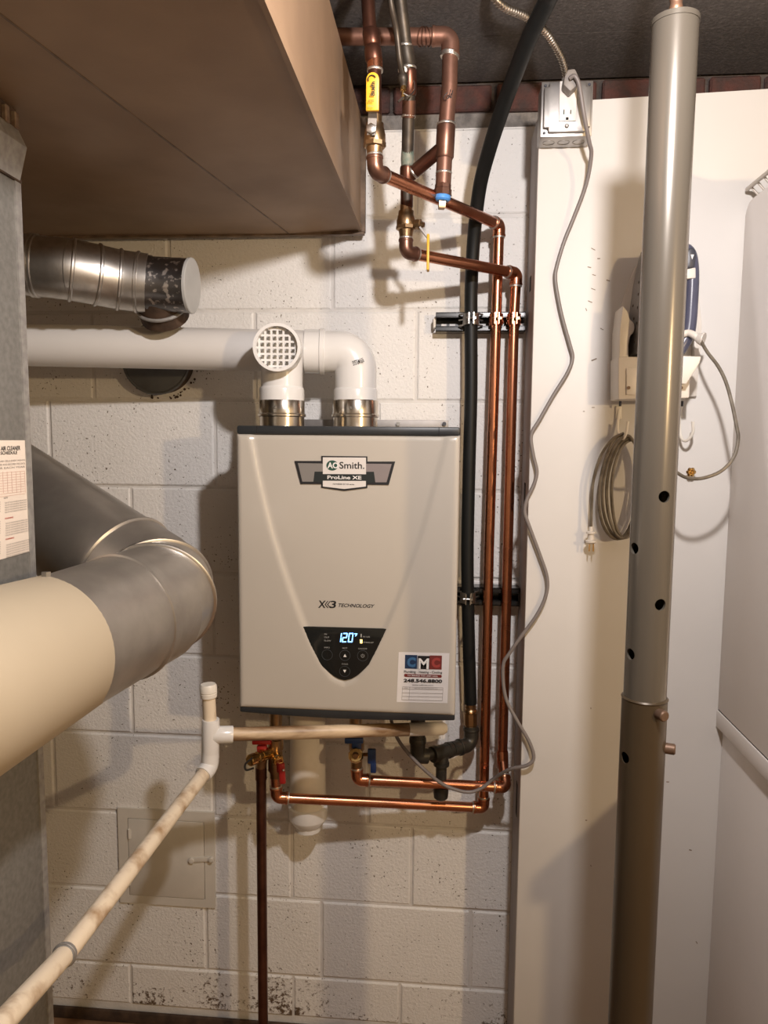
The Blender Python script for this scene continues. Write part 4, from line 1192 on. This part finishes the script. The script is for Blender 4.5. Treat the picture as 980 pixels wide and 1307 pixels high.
def clamp(t, c, r, m, big=False):
    for s in (-1, 1):
        mb = MB()
        pts = [c + Vector((s * (r + 0.0015) * math.sin(a), -(r + 0.0015) * math.cos(a), 0)) for a in np.linspace(0.25, math.pi * 0.75, 9)]
        for k in range(8):
            a, b = pts[k], pts[k + 1]
            mb.prism([a + Vector((0, 0, -0.012)), b + Vector((0, 0, -0.012)), b + Vector((0, 0, 0.012)), a + Vector((0, 0, 0.012))], (a - c).normalized() * 0.002)
        ear = pts[0]
        mb.box(min(ear.x, ear.x + s * 0.002), max(ear.x, ear.x + s * 0.002), ear.y - 0.012, ear.y + 0.002, c.z - 0.012, c.z + 0.012)
        if big:
            o = pts[4]
            for dzz in (-0.012, 0.0, 0.012):
                mb.obox(o + Vector((0, 0, dzz)), o + Vector((s * 0.010, 0.014, dzz)), 0.003, 0.003)
        part('clamp_half', mb, m, t)
    f = c + Vector((0, -r - 0.008, 0))
    part('clamp_bolt', MB().cyl(f - Vector((0.011, 0, 0)), f + Vector((0.010, 0, 0)), 0.0022, 8).lathe(f + Vector((0.004, 0, 0)), f + Vector((0.010, 0, 0)), [(0, 0.0048), (1, 0.0048)], 6), 'steel' if big else 'brass', t)


RH = 0.0142
hy = -0.058
_ht = P(712, -30, -0.50)
hose_pts = [_ht + Vector((0.035, -0.055, CZ - 0.0005 - _ht.z)), _ht, P(699, 0, -0.46), P(677, 45, -0.40), P(657, 95, -0.33), P(640, 142, -0.26), P(624, 192, -0.19), P(612, 240, -0.13), P(605, 300, -0.085), P(601.5, 360, -0.064), P(601, 410, hy), P(601, 500, hy), P(598.5, 600, hy), P(596.5, 700, hy), P(597, 762, hy), P(598.5, 830, hy), P(600.5, 898, hy)]
clamp(st1, P(601, 408, hy), RH, 'steel', True); clamp(st1, P(633.3, 408, -0.057), RC, 'copper'); clamp(st1, P(655.8, 408, -0.057), RC, 'copper')
clamp(st2, P(597, 762, hy), RH, 'steel', True)

# ================================================================== GAS LINE
hose = thing('gas_hose', 'black jacketed flexible gas hose curving from the ceiling down beside the heater', 'hose', hose_pts[-1])
part('jacket', MB().sweep(smooth_path(hose_pts, 8), RH, 22), 'hose_black', hose)
gx = hose_pts[-1]
g1 = P(601, 929, hy)
part('brass_fitting', MB().lathe(gx + Vector((0, 0, 0.006)), g1, [(0, 0.0125), (0.2, 0.0125), (0.22, 0.0145), (0.28, 0.0125), (0.34, 0.0145), (0.4, 0.0125), (0.42, 0.0165), (0.85, 0.0165), (0.88, 0.014), (1, 0.014)], 10), 'brass', hose, label='brass end fitting')
gas = thing('gas_pipe_fittings', 'black iron gas elbow, tee and drip leg below the right corner of the heater', 'pipe fitting', P(563, 1018, -0.12))
gc_ = P(602, 950, -0.062); ge = P(577, 956, -0.095); gt = P(563.5, 960, -0.118); gl = P(545, 965, -0.142); ge2 = P(533, 965, -0.15); gup = P(533, 938, -0.15)
part('elbow', MB().sweep(fillet([g1 + Vector((0, 0, 0.004)), gc_, ge], 0.02, 10), 0.0165, 22), 'black_iron', gas)
td = (gl - ge).normalized()
mb = MB(); ring(mb, P(601.3, 931, hy), (0, 0, 1), 0.0185, 0.006, 20); ring(mb, gc_.lerp(ge, 0.62), td, 0.0190, 0.006, 20)
part('elbow_band', mb, 'black_iron', gas)
part('nipple', MB().cyl(gc_.lerp(ge, 0.5), gt, 0.0125, 20), 'black_iron', gas)
mb = MB().lathe(gt - td * 0.027, gt + td * 0.027, [(0, 0.0175), (0.18, 0.0182), (0.2, 0.0165), (0.8, 0.0165), (0.82, 0.0182), (1, 0.0175)], 22)
mb.lathe(gt, gt - Vector((0, 0, 0.03)), [(0, 0.0155), (0.75, 0.0160), (0.77, 0.0178), (1, 0.0175)], 22)
part('tee', mb, 'black_iron', gas)
part('nipple', MB().cyl(gt, ge2, 0.0125, 20), 'black_iron', gas)
part('elbow', MB().sweep(fillet([gl, ge2, gup], 0.02, 10), 0.0165, 22), 'black_iron', gas)
mb = MB(); ring(mb, P(533, 945, -0.15), (0, 0, 1), 0.0185, 0.012, 20)
part('elbow_band', mb, 'black_iron', gas)
dl0 = gt - Vector((0, 0, 0.025)); dlz = P(562.5, 1006, -0.118).z; dlb = P(562.5, 1020, -0.118).z
part('drip_leg', MB().cyl(dl0, (gt.x, gt.y, dlz), 0.0120, 20), 'black_iron', gas)
part('drip_cap', MB().lathe((gt.x, gt.y, dlz + 0.004), (gt.x, gt.y, dlb), [(0, 0.0165), (0.5, 0.0168), (0.85, 0.0155), (1, 0.011)], 22), 'black_iron', gas)

# ================================================================== OUTLET BOX, CONDUIT, CORD
ob_x0 = P(691, 140, -0.245).x; ob_x1 = P(757, 140, -0.245).x
ob_z1 = P(720, 101, -0.245).z; ob_z0 = P(720, 172, -0.245).z
outlet = thing('outlet_box', 'square steel outlet box with ivory receptacle at the top of the white partition', 'outlet', ((ob_x0 + ob_x1) / 2, -0.21, ob_z0))
part('box', MB().box(ob_x0, ob_x1, -0.234, PY - 0.0005, ob_z0, ob_z1), 'box_steel', outlet, bevel=0.003)
part('cover_plate', MB().box(ob_x0, ob_x1, -0.2365, -0.234, ob_z0, ob_z1), 'box_steel', outlet, bevel=0.001)
c_ = 0.013
pl = [(ob_x0 + 0.004, ob_z0 + c_), (ob_x0 + c_, ob_z0 + c_), (ob_x0 + c_, ob_z0 + 0.005), (ob_x1 - c_, ob_z0 + 0.005), (ob_x1 - c_, ob_z0 + c_), (ob_x1 - 0.004, ob_z0 + c_),
      (ob_x1 - 0.004, ob_z1 - c_), (ob_x1 - c_, ob_z1 - c_), (ob_x1 - c_, ob_z1 - 0.005), (ob_x0 + c_, ob_z1 - 0.005), (ob_x0 + c_, ob_z1 - c_), (ob_x0 + 0.004, ob_z1 - c_)]
part('raised_cover', MB().prism([(a, -0.247, b) for a, b in pl], (0, 0.0115, 0)), 'box_steel', outlet, bevel=0.0025)
for (a, b) in ((ob_x0 + 0.007, ob_z0 + 0.007), (ob_x1 - 0.007, ob_z0 + 0.007), (ob_x0 + 0.007, ob_z1 - 0.007), (ob_x1 - 0.007, ob_z1 - 0.007)):
    part('screw', MB().lathe((a, -0.236, b), (a, -0.2385, b), [(0, 0.003), (1, 0.0022)], 10), 'iron_dark', outlet)
ocx = (ob_x0 + ob_x1) / 2; kz = ob_z0
for i in (-1, 0, 1):
    ko = MB(); r_ = 0.011
    c = Vector((ocx + i * 0.028, -0.208, kz - 0.0004))
    ko.sweep([c + Vector((r_ * math.cos(t), r_ * math.sin(t), 0)) for t in np.linspace(0, 2 * math.pi, 20, endpoint=False)], 0.0006, 6, closed=True)
    part('knockout', ko, 'galvanised_dull', outlet)
rx0 = P(713.5, 130, -0.248).x; rx1 = P(735.5, 130, -0.248).x; rz1 = P(724, 104, -0.248).z; rz0 = P(724, 155, -0.248).z
rec = part('receptacle', MB().box(rx0, rx1, -0.2505, -0.246, rz0, rz1), 'receptacle_ivory', outlet, bevel=0.001, label='ivory receptacle face')
for (a, b, w_, h_) in ((719.6, 143, 0.0018, 0.0085), (728.2, 143, 0.0018, 0.007), (723.7, 151.5, 0.005, 0.005)):
    c = P(a, b, -0.2506)
    part('contact_slot', MB().box(c.x - w_ / 2, c.x + w_ / 2, -0.2512, -0.2500, c.z - h_ / 2, c.z + h_ / 2), 'dark_slot', rec)
c = P(723, 161, -0.247)
part('cover_screw', MB().lathe(c, c - Vector((0, 0.003, 0)), [(0, 0.0042), (0.5, 0.0042), (1, 0.0025)], 12), 'steel', outlet)

# flexible conduit from the ceiling to the box
_cc = P(618, -30, -0.36)
cpts = smooth_path([Vector((_cc.x - 0.012, _cc.y - 0.02, CZ - 0.0005)), _cc, P(630, -4, -0.345), P(645, 10, -0.33), P(672, 22, -0.30), P(695, 40, -0.275), P(707, 57, -0.252), P(717, 76, -0.232), P(722, 95, -0.214), P(723, 104, -0.208)], 10)
dist = [0]
for a, b in zip(cpts[:-1], cpts[1:]): dist.append(dist[-1] + (b - a).length)
tot = dist[-1]; nrib = int(tot / 0.0052)
cp2 = []; cr = []
for i in range(nrib * 4 + 1):
    d_ = tot * i / (nrib * 4)
    j = max(k for k in range(len(dist)) if dist[k] <= d_ + 1e-9); j = min(j, len(dist) - 2)
    cp2.append(cpts[j].lerp(cpts[j + 1], (d_ - dist[j]) / max(dist[j + 1] - dist[j], 1e-9)))
    cr.append(0.0062 + (0.0013 if i % 4 in (1, 2) else 0.0))
conduit = thing('flexible_conduit', 'ribbed flexible metal conduit dropping from the ceiling to the outlet box', 'conduit', cpts[-1])
part('armour', MB().sweep(cp2, cr, 14), 'conduit', conduit)
part('connector', MB().lathe(P(723, 100, -0.210), (P(723, 104, -0.208).x, -0.208, ob_z1 - 0.001), [(0, 0.009), (0.5, 0.009), (0.6, 0.011), (1, 0.011)], 12), 'galvanised_dull', conduit)

# grey power cord: plug and long hanging cord to the heater
cord = thing('power_cord', 'long grey power cord hanging from the outlet box and looping to the heater', 'cord', P(600, 1012, -0.16))
pg = [(716, 116), (718, 105), (722, 97), (731, 96), (735, 105), (735, 116), (725, 125)]
part('plug', MB().prism(poly_px(pg, -0.2508), (0, -0.026, 0)), 'plug_grey', cord, bevel=0.003)
cpx_ = [(727, 100, -0.282), (733, 97, -0.286), (738, 105, -0.284), (741, 120, -0.278), (746, 151, -0.268), (752, 182, -0.250), (754.5, 198, -0.236), (748, 235, -0.215), (732, 278, -0.198), (720, 308, -0.192), (711, 338, -0.190), (708.5, 355, -0.190), (712, 380, -0.190), (718, 408, -0.190), (727, 440, -0.190), (730.5, 457, -0.190), (724, 476, -0.190),
        (706, 505, -0.190), (689, 535, -0.191), (678, 555, -0.192), (680, 579, -0.193), (685, 602, -0.193), (681, 619, -0.193), (673, 636, -0.194), (669.6, 653, -0.194), (674.7, 670, -0.194), (688, 706, -0.193), (698, 737, -0.192), (696.5, 760, -0.192), (685, 785, -0.193), (664.6, 813, -0.193), (650, 834, -0.190), (642, 850, -0.188), (644.6, 888, -0.190), (658.6, 918, -0.195),
        (675, 946, -0.198), (681, 967, -0.200), (672, 977, -0.200), (650, 982, -0.185), (630, 994, -0.150), (616, 1005, -0.148), (600, 1011, -0.150), (582, 1008, -0.152), (563.5, 1000, -0.155), (541, 982, -0.165), (518, 958, -0.165), (505, 938, -0.16), (498, 915, -0.15)]
part('cable', MB().sweep(smooth_path([P(*q) for q in cpx_], 5), 0.0038, 12), 'cord_grey', cord)

# ================================================================== STEEL COLUMN
YCOL = -0.69
ct = P(863, 28, YCOL); cm_ = P(829, 890, YCOL)
cxx = 0.5 * (P(857, 150, YCOL).x + P(823, 1050, YCOL).x) - 0.0045
Ru, Rl = 0.0283, 0.0302
column = thing('steel_column', 'grey-brown adjustable steel column with bolt holes in front of the white partition', 'column', (cxx, YCOL, 0))


def tube_mesh(z0, z1, ro, ri, n=56):
    mb = MB(); vs = []; fs = []
    for (z, r) in ((z0, ro), (z1, ro), (z1, ri), (z0, ri)):
        for i in range(n):
            a = 2 * math.pi * i / n; vs.append((cxx + r * math.cos(a), YCOL + r * math.sin(a), z))
    for k in range(4):
        k2 = (k + 1) % 4
        for i in range(n):
            fs.append((k * n + i, k * n + (i + 1) % n, k2 * n + (i + 1) % n, k2 * n + i))
    return MB().add(vs, fs)


def hole_dir(px_, py_, r):
    """angle and height of a spot on the tube surface seen at this pixel"""
    d = Vector(_ray(px_, py_)).normalized(); o = Vector(CAM)
    ox, oy = o.x - cxx, o.y - YCOL
    a = d.x ** 2 + d.y ** 2; b = 2 * (ox * d.x + oy * d.y); c = ox * ox + oy * oy - r * r
    disc_ = b * b - 4 * a * c
    t = (-b - math.sqrt(max(disc_, 0))) / (2 * a)
    return o + d * t


def drill(o, holes, r):
    cut = MB()
    for h in holes:
        n_ = Vector((h.x - cxx, h.y - YCOL, 0)).normalized()
        cut.cyl(h - n_ * 0.012, h + n_ * 0.02, r, 20)
    me = cut.mesh('cutter')
    me.transform(Matrix.Translation(-ROOT_LOC[o.name]))
    c = bpy.data.objects.new('cutter', me); COL.objects.link(c); c.location = ROOT_LOC[o.name]
    md = o.modifiers.new('holes', 'BOOLEAN'); md.object = c; md.operation = 'DIFFERENCE'; md.solver = 'EXACT'
    bpy.context.view_layer.update()
    dg = bpy.context.evaluated_depsgraph_get()
    new = bpy.data.meshes.new_from_object(o.evaluated_get(dg))
    o.modifiers.clear()
    old_ = o.data; o.data = new
    bpy.data.objects.remove(c)
    new.shade_smooth(); new.set_sharp_from_angle(angle=math.radians(35))


zu = ct.z; zj = cm_.z
up_t = part('upper_tube', tube_mesh(zj - 0.04, zu, Ru, Ru - 0.004), 'column_paint', column)
lo_t = part('lower_tube', tube_mesh(FZ + 0.012, zj, Rl, Ru + 0.0003), 'column_lower', column)
bpy.context.view_layer.update()
drill(up_t, [hole_dir(848, 634, Ru), hole_dir(843, 772, Ru), hole_dir(809, 700, Ru), hole_dir(804, 835, Ru)], 0.0078)
drill(lo_t, [hole_dir(797, 967, Rl)], 0.0078)
part('collar_lip', MB().lathe((cxx, YCOL, zj - 0.002), (cxx, YCOL, zj + 0.002), [(0, Rl + 0.0002), (0.5, Rl + 0.001), (1, Rl - 0.001)], 56), 'column_lower', column)
part('top_cap', MB().lathe((cxx, YCOL, zu - 0.004), (cxx, YCOL, zu + 0.004), [(0, Ru + 0.001), (0.8, Ru + 0.001), (1, Ru - 0.003)], 48), 'column_paint', column)
sp = []; sr = []
for i in range(81):
    f = i / 80; sp.append((cxx, YCOL, zu + 0.003 + f * (CZ - 0.012 - zu))); sr.append(0.0082 if i % 4 < 2 else 0.0072)
part('jack_screw', MB().sweep(sp, sr, 18), 'screw_rust', column, label='rusty threaded jack screw')
part('head_plate', MB().box(cxx - 0.06, cxx + 0.06, YCOL - 0.06, YCOL + 0.06, CZ - 0.012, CZ - 0.001), 'rust_dark', column)
part('base_plate', MB().box(cxx - 0.09, cxx + 0.09, YCOL - 0.09, YCOL + 0.09, FZ + 0.0005, FZ + 0.012), 'column_lower', column)
for (a, b, m_) in ((841, 911, 0), (854, 955, 1)):
    h = hole_dir(a, b, Rl)
    n_ = Vector((h.x - cxx, h.y - YCOL, 0)).normalized()
    if m_: h = hole_dir(850, 955, Rl); n_ = Vector((h.x - cxx, h.y - YCOL, 0)).normalized()
    part('bolt', MB().lathe(h - n_ * 0.004, h + n_ * 0.012, [(0, 0.0075), (0.9, 0.0075), (1, 0.006)], 14), 'bolt_brown', column)

# ================================================================== IRON IN ITS WALL HOLDER
hol = thing('iron_holder', 'white plastic wall holder for the clothes iron, behind the steel column', 'holder', P(838, 508, -0.2))
bp_ = [(789, 508), (789, 475), (788, 440), (790, 410), (794, 388), (801, 365), (810, 343), (824, 322), (842, 310), (862, 308), (877, 318), (887, 345), (893, 385), (896, 415), (893, 460), (889, 506)]
part('back_plate', MB().prism(poly_px(bp_, PY - 0.010), (0, 0.0095, 0)), 'holder_white', hol, bevel=0.002)
ck = [(790, 462), (791, 420), (795, 390), (801, 398), (804, 408)] + [(803 + 7 * math.sin(t), 418 - 10 * math.cos(t)) for t in np.linspace(0.3, math.pi - 0.3, 7)] + [(804, 430), (802, 440), (802, 462)]
part('cheek', MB().prism(poly_px(ck, -0.255), (0, 0.066, 0)), 'holder_white', hol, bevel=0.0015)
ck2 = [(892, 462), (892, 410), (889, 396), (886, 404)] + [(889 - 6 * math.sin(t), 418 - 9 * math.cos(t)) for t in np.linspace(0.3, math.pi - 0.3, 7)] + [(886, 432), (886, 462)]
part('cheek', MB().prism(poly_px(ck2, -0.205), (0, 0.018, 0)), 'holder_white', hol, bevel=0.0015)
pk = [P(789, 455, -0.26), P(882, 455, -0.26), P(880, 508, -0.26), P(789, 510, -0.26)]
part('pocket', MB().prism(pk, (0, 0.072, 0)), 'holder_white', hol, bevel=0.003)
wedge = MB(); wp = poly_px([(868, 454), (895, 455), (893, 463), (876, 490), (868, 490)], -0.285)
wedge.prism(wp, (0, 0.03, 0)); part('lip', wedge, 'holder_white', hol, bevel=0.002)
ins = [P(799, 470, -0.2606), P(816, 470, -0.2606), P(816, 504, -0.2606), P(799, 504, -0.2606)]
part('mount_tab', MB().prism(ins, (0, -0.0025, 0)), 'holder_white', hol, bevel=0.001)
for a in (802, 869):
    c = P(a, 495, -0.2635)
    part('screw', MB().cyl(c, c - Vector((0, 0.002, 0)), 0.0032, 8), 'bolt_brown', hol)
for (a, b_) in ((791.5, 0), (870.5, 0)):
    q = P(a, 512, -0.205)
    part('peg', MB().cyl(q, q - Vector((0, 0, 0.010)), 0.0025, 8), 'iron_dark', hol)

iron = thing('clothes_iron', 'dark blue steam iron standing nose up in its wall holder, cord coiled below', 'iron', P(845, 455, -0.23))
ic = P(803, 454, -0.235); it = P(818, 322, -0.235)
zb_ = ic.z; zt_ = it.z; ncol = 16
vs = []; fs = []
def sole_x(t): return ic.x + 0.004 + (it.x - ic.x - 0.004) * t ** 1.6
rows_ = []
for k in range(ncol + 1):
    t = k / ncol
    hwid = 0.046 * (1 - t ** 2.4) ** 0.6 if t < 1 else 0.0
    hwid = max(hwid, 0.0015)
    rows_.append((t, zb_ + (zt_ - zb_) * t, hwid))
mb = MB(); n_ = ncol + 1
for (t, z, hwid) in rows_:
    x_ = sole_x(t)
    for (dx, s) in ((0, -1), (0, 1), (0.007, 1), (0.007, -1)):
        vs.append((x_ + dx, -0.235 + s * hwid, z))
for k in range(ncol):
    for j in range(4): fs.append((k * 4 + j, k * 4 + (j + 1) % 4, k * 4 + 4 + (j + 1) % 4, k * 4 + 4 + j))
fs += [(0, 1, 2, 3), tuple(ncol * 4 + j for j in (3, 2, 1, 0))]
part('soleplate', MB().add(vs, fs), 'sole_grey', iron, label='grey steam-hole soleplate')
for (t, s) in ((0.12, -0.4), (0.3, -0.55), (0.45, -0.5), (0.58, -0.45), (0.7, -0.35), (0.22, 0.4), (0.5, 0.4), (0.36, 0.0)):
    z = zb_ + (zt_ - zb_) * t; hwid = 0.046 * (1 - t ** 2.4) ** 0.6; x_ = sole_x(t)
    part('steam_hole', MB().lathe((x_ + 0.001, -0.235 + s * hwid, z), (x_ - 0.0006, -0.235 + s * hwid, z), [(0, 0.0028), (1, 0.0028)], 8), 'rust_dark', iron)
vs = []; fs = []
nb = 10
for k in range(ncol + 1):
    t, z, hwid = rows_[k]
    x0_ = sole_x(t) + 0.007; dep = 0.068 * (1 - 0.5 * t)
    for j in range(nb + 1):
        a = math.pi * j / nb
        vs.append((x0_ + dep * math.sin(a) ** 0.7, -0.235 - hwid * 0.93 * math.cos(a), z))
for k in range(ncol):
    for j in range(nb): fs.append((k * (nb + 1) + j, k * (nb + 1) + j + 1, (k + 1) * (nb + 1) + j + 1, (k + 1) * (nb + 1) + j))
fs.append(tuple(range(nb + 1)))
part('body', MB().add(vs, fs), 'iron_blue', iron)
hp = smooth_path([P(845, 330, -0.235), P(862, 319, -0.235), P(878, 322, -0.235), P(883, 345, -0.235), P(882, 385, -0.235), P(878, 425, -0.235), P(866, 448, -0.235)], 6)
part('handle', MB().sweep(hp, 0.0125, 18), 'iron_blue', iron)
part('thumb_pad', MB().prism(poly_px([(877, 322), (879, 317), (884, 315), (888, 319), (889, 326), (887, 341), (879, 343), (876, 340)], -0.250), (0, 0.022, 0)), 'iron_dark', iron, bevel=0.003)
part('band', MB().prism(poly_px([(874, 344), (888, 341), (888, 355), (874, 356)], -0.2495), (0, 0.028, 0)), 'holder_white', iron, bevel=0.002)
c = P(883.5, 327, -0.2508)
part('pad_mark', MB().prism([c + Vector((-0.003, 0, 0.003)), c + Vector((0.003, 0, 0.003)), c + Vector((0, 0, -0.006))], (0, 0.0006, 0)), 'ink_white', iron)
bu0 = P(872, 427, -0.25); bu1 = P(890, 432, -0.262)
part('bushing', MB().sweep(smooth_path([P(868, 428, -0.245), P(878, 425, -0.25), P(886, 428, -0.258), P(892, 433, -0.262)]), 0.0065, 14).lathe(P(888, 431, -0.258), P(898, 433, -0.266), [(0, 0.006), (0.3, 0.009), (0.9, 0.0125), (1, 0.012)], 18), 'holder_white', iron, label='white cord bushing')
cdp = [(893, 433, -0.266), (903, 450, -0.285), (916, 467, -0.305), (926, 487, -0.32), (934, 515, -0.335), (940, 545, -0.345), (942, 560, -0.35), (937, 582, -0.355), (922, 600, -0.36), (902, 609, -0.365), (884, 611, -0.36), (868, 606, -0.345), (850, 590, -0.30), (830, 565, -0.25), (812, 553, -0.222)]
part('cord', MB().sweep(smooth_path([P(*q) for q in cdp], 5), 0.0031, 10), 'iron_cord', iron)
coil = []
for k in range(4):
    ww = 30 - k * 2.2
    for i in range(20):
        a = 2 * math.pi * i / 20 + math.pi / 2
        rx = ww * (1 if math.cos(a) < 0 else 0.9)
        coil.append(P(792 + k * 3.2 + rx * math.cos(a) * (0.9 + 0.06 * math.sin(a * 2 + k)) + 4 * math.sin(a), 621 - (67 - k * 1.5) * math.sin(a) + k * 1.0, -0.214 + 0.005 * math.sin(a * 1.5 + k * 2)))
part('coiled_cord', MB().sweep(smooth_path(coil, 2), 0.0031, 8), 'iron_cord', iron)
part('plug_lead', MB().sweep(smooth_path([P(796, 553, -0.214), P(781, 561, -0.213), P(766, 583, -0.212), P(757, 614, -0.211), P(755, 645, -0.211), P(754, 674, -0.211)], 5), 0.0029, 8), 'iron_cord', iron)
pa = P(754, 672, -0.211); pb_ = P(754.5, 694, -0.211)
part('plug', MB().lathe(pa, pb_, [(0, 0.0035), (0.25, 0.0045), (0.3, 0.0095), (0.4, 0.0095), (0.45, 0.006), (0.75, 0.0065), (0.8, 0.0115), (0.9, 0.0115), (1, 0.006)], 12), 'holder_white', iron)
for dx in (-0.004, 0.004):
    q = pb_ + Vector((dx, 0, 0.001))
    part('prong', MB().box(q.x - 0.001, q.x + 0.001, q.y - 0.003, q.y + 0.003, q.z - 0.016, q.z), 'brass_bright', iron)

# hooks under the holder
def hook(label, pts):
    t = thing('wall_hook', label, 'hook', P(*pts[-1]))
    part('wire', MB().sweep(smooth_path([P(*q) for q in pts], 6), 0.0028, 10), 'cream_pvc', t)
    q = P(*pts[0])
    part('base', MB().box(q.x - 0.006, q.x + 0.006, PY - 0.006, PY - 0.0005, q.z - 0.02, q.z + 0.006), 'cream_pvc', t, bevel=0.002)


hook('cream hook holding the coiled iron cord left of the column', [(790, 522, -0.186), (788, 545, -0.19), (790, 556, -0.20), (795, 560, -0.216), (799, 552, -0.224), (801, 538, -0.226)])
hook('empty cream hook under the iron holder, right of the column', [(868, 520, -0.186), (867, 545, -0.192), (870, 560, -0.205), (877, 562, -0.216), (884, 552, -0.222), (884, 538, -0.224)])
kn = P(878, 602, PY)
knob = thing('brass_knob', 'small brass rosette knob on the partition below the empty hook', 'knob', kn)
part('stem', MB().cyl(kn - Vector((0, 0.0005, 0)), kn - Vector((0, 0.018, 0)), 0.0028, 10), 'brass', knob)
mb = MB()
for i in range(7):
    a = i * 2 * math.pi / 6; r_ = 0.0055 if i < 6 else 0
    c = kn + Vector((r_ * math.cos(a), -0.019, r_ * math.sin(a)))
    mb.lathe(c + Vector((0, 0.003, 0)), c - Vector((0, 0.003, 0)), [(0, 0.003), (0.5, 0.0042), (1, 0.0015)], 8)
part('rosette', mb, 'brass_bright', knob)

# ================================================================== CABINET AT THE RIGHT EDGE
KX = 0.559
cab = thing('tall_cabinet', 'white cabinet at the right edge with worktop and upper side panel', 'cabinet', (0.8, -0.5, 0))
kz0 = P(915, 905, PY).z
part('lower_side', MB().box(KX + 0.012, 1.15, -0.79, PY - 0.001, FZ, kz0 - 0.036), 'cabinet_white', cab, bevel=0.001)
part('worktop', MB().box(KX - 0.002, 1.15, -0.81, PY - 0.001, kz0 - 0.036, kz0 - 0.001), 'cabinet_white', cab, bevel=0.002)
part('joint_line', MB().box(KX + 0.0005, 1.14, -0.50, PY - 0.003, kz0 - 0.0014, kz0 + 0.0012), 'dark_slot', cab)
kt = P(957, 260, PY).z
rr = 0.03
prof = [(PY - 0.001, kz0 + 0.001), (PY - 0.001, kt - rr)] + [(PY - 0.001 - rr + rr * math.cos(t), kt - rr + rr * math.sin(t)) for t in np.linspace(0.2, math.pi / 2, 6)] + [(-0.50, kt), (-0.50, kz0 + 0.001)]
part('upper_side', MB().prism([(KX, a, b) for a, b in prof], (0.35, 0, 0)), 'cabinet_white', cab, bevel=0.0015)
shelf = thing('wire_shelf', 'cream coated wire rack lying on top of the white cabinet', 'rack', (KX + 0.15, -0.34, kt))
sh_ = MB().cyl((KX - 0.004, -0.49, kt + 0.022), (KX - 0.004, PY - 0.015, kt + 0.022), 0.0038, 10)
part('top_rod', sh_, 'wire_shelf', shelf)
part('lower_rod', MB().cyl((KX + 0.012, -0.49, kt + 0.0035), (KX + 0.012, PY - 0.035, kt + 0.0035), 0.003, 8), 'wire_shelf', shelf)
for i in range(10):
    y_ = PY - 0.03 - i * 0.028
    part('cross_wire', MB().sweep(fillet([(KX - 0.002, y_, kt + 0.021), (KX + 0.012, y_, kt + 0.0055), (KX + 0.30, y_, kt + 0.0055)], 0.006, 4), 0.0022, 8), 'wire_shelf', shelf)

# ================================================================== ACCESS PANEL IN THE BLOCK WALL
acc = thing('access_panel', 'painted steel access door with latch low in the block wall behind the drain pipe', 'access panel', P(212, 1157, -0.004))
fa = [P(150, 1032, -0.006), P(273, 1036, -0.006), P(274, 1158, -0.006), P(152, 1152, -0.006)]
xa, xb = fa[0].x, fa[1].x; za, zb2 = P(212, 1155, -0.006).z, P(212, 1034, -0.006).z
ia, ib = P(165, 1096, -0.006).x, P(260.5, 1096, -0.006).x; iza, izb = P(212, 1144, -0.006).z, P(212, 1047, -0.006).z
fr = MB().box(xa, ia - 0.0015, -0.007, 0.001, za, zb2).box(ib + 0.0015, xb, -0.007, 0.001, za, zb2).box(ia - 0.0015, ib + 0.0015, -0.007, 0.001, za, iza - 0.0015).box(ia - 0.0015, ib + 0.0015, -0.007, 0.001, izb + 0.0015, zb2)
part('frame', fr, 'access_paint', acc)
part('door', MB().box(ia, ib, -0.0085, -0.001, iza, izb), 'access_paint', acc, bevel=0.001)
l0 = P(243, 1098, -0.010); l1 = P(270, 1096, -0.010)
part('latch', MB().obox(l0, l1, 0.012, 0.004).cyl(l0 + Vector((0.003, 0.002, 0)), l0 + Vector((0.003, -0.005, 0)), 0.007, 14).cyl(l1 + Vector((0, 0.002, 0)), l1 + Vector((0, -0.008, 0)), 0.006, 12), 'access_paint', acc, bevel=0.001)
for py_ in (1064, 1124):
    c = P(165, py_, -0.009)
    part('hinge', MB().cyl(c - Vector((0, 0, 0.012)), c + Vector((0, 0, 0.012)), 0.004, 10), 'access_paint', acc)
# raised plaster skirting at the foot of the wall
sk = MB().box(-1.6, px0 - 0.002, -0.010, 0.0, -0.0445, -0.014)
struct('baseboard_back', sk, 'rust_dark', bevel=0.004)['label'] = 'dark crumbled ledge at the foot of the block wall'
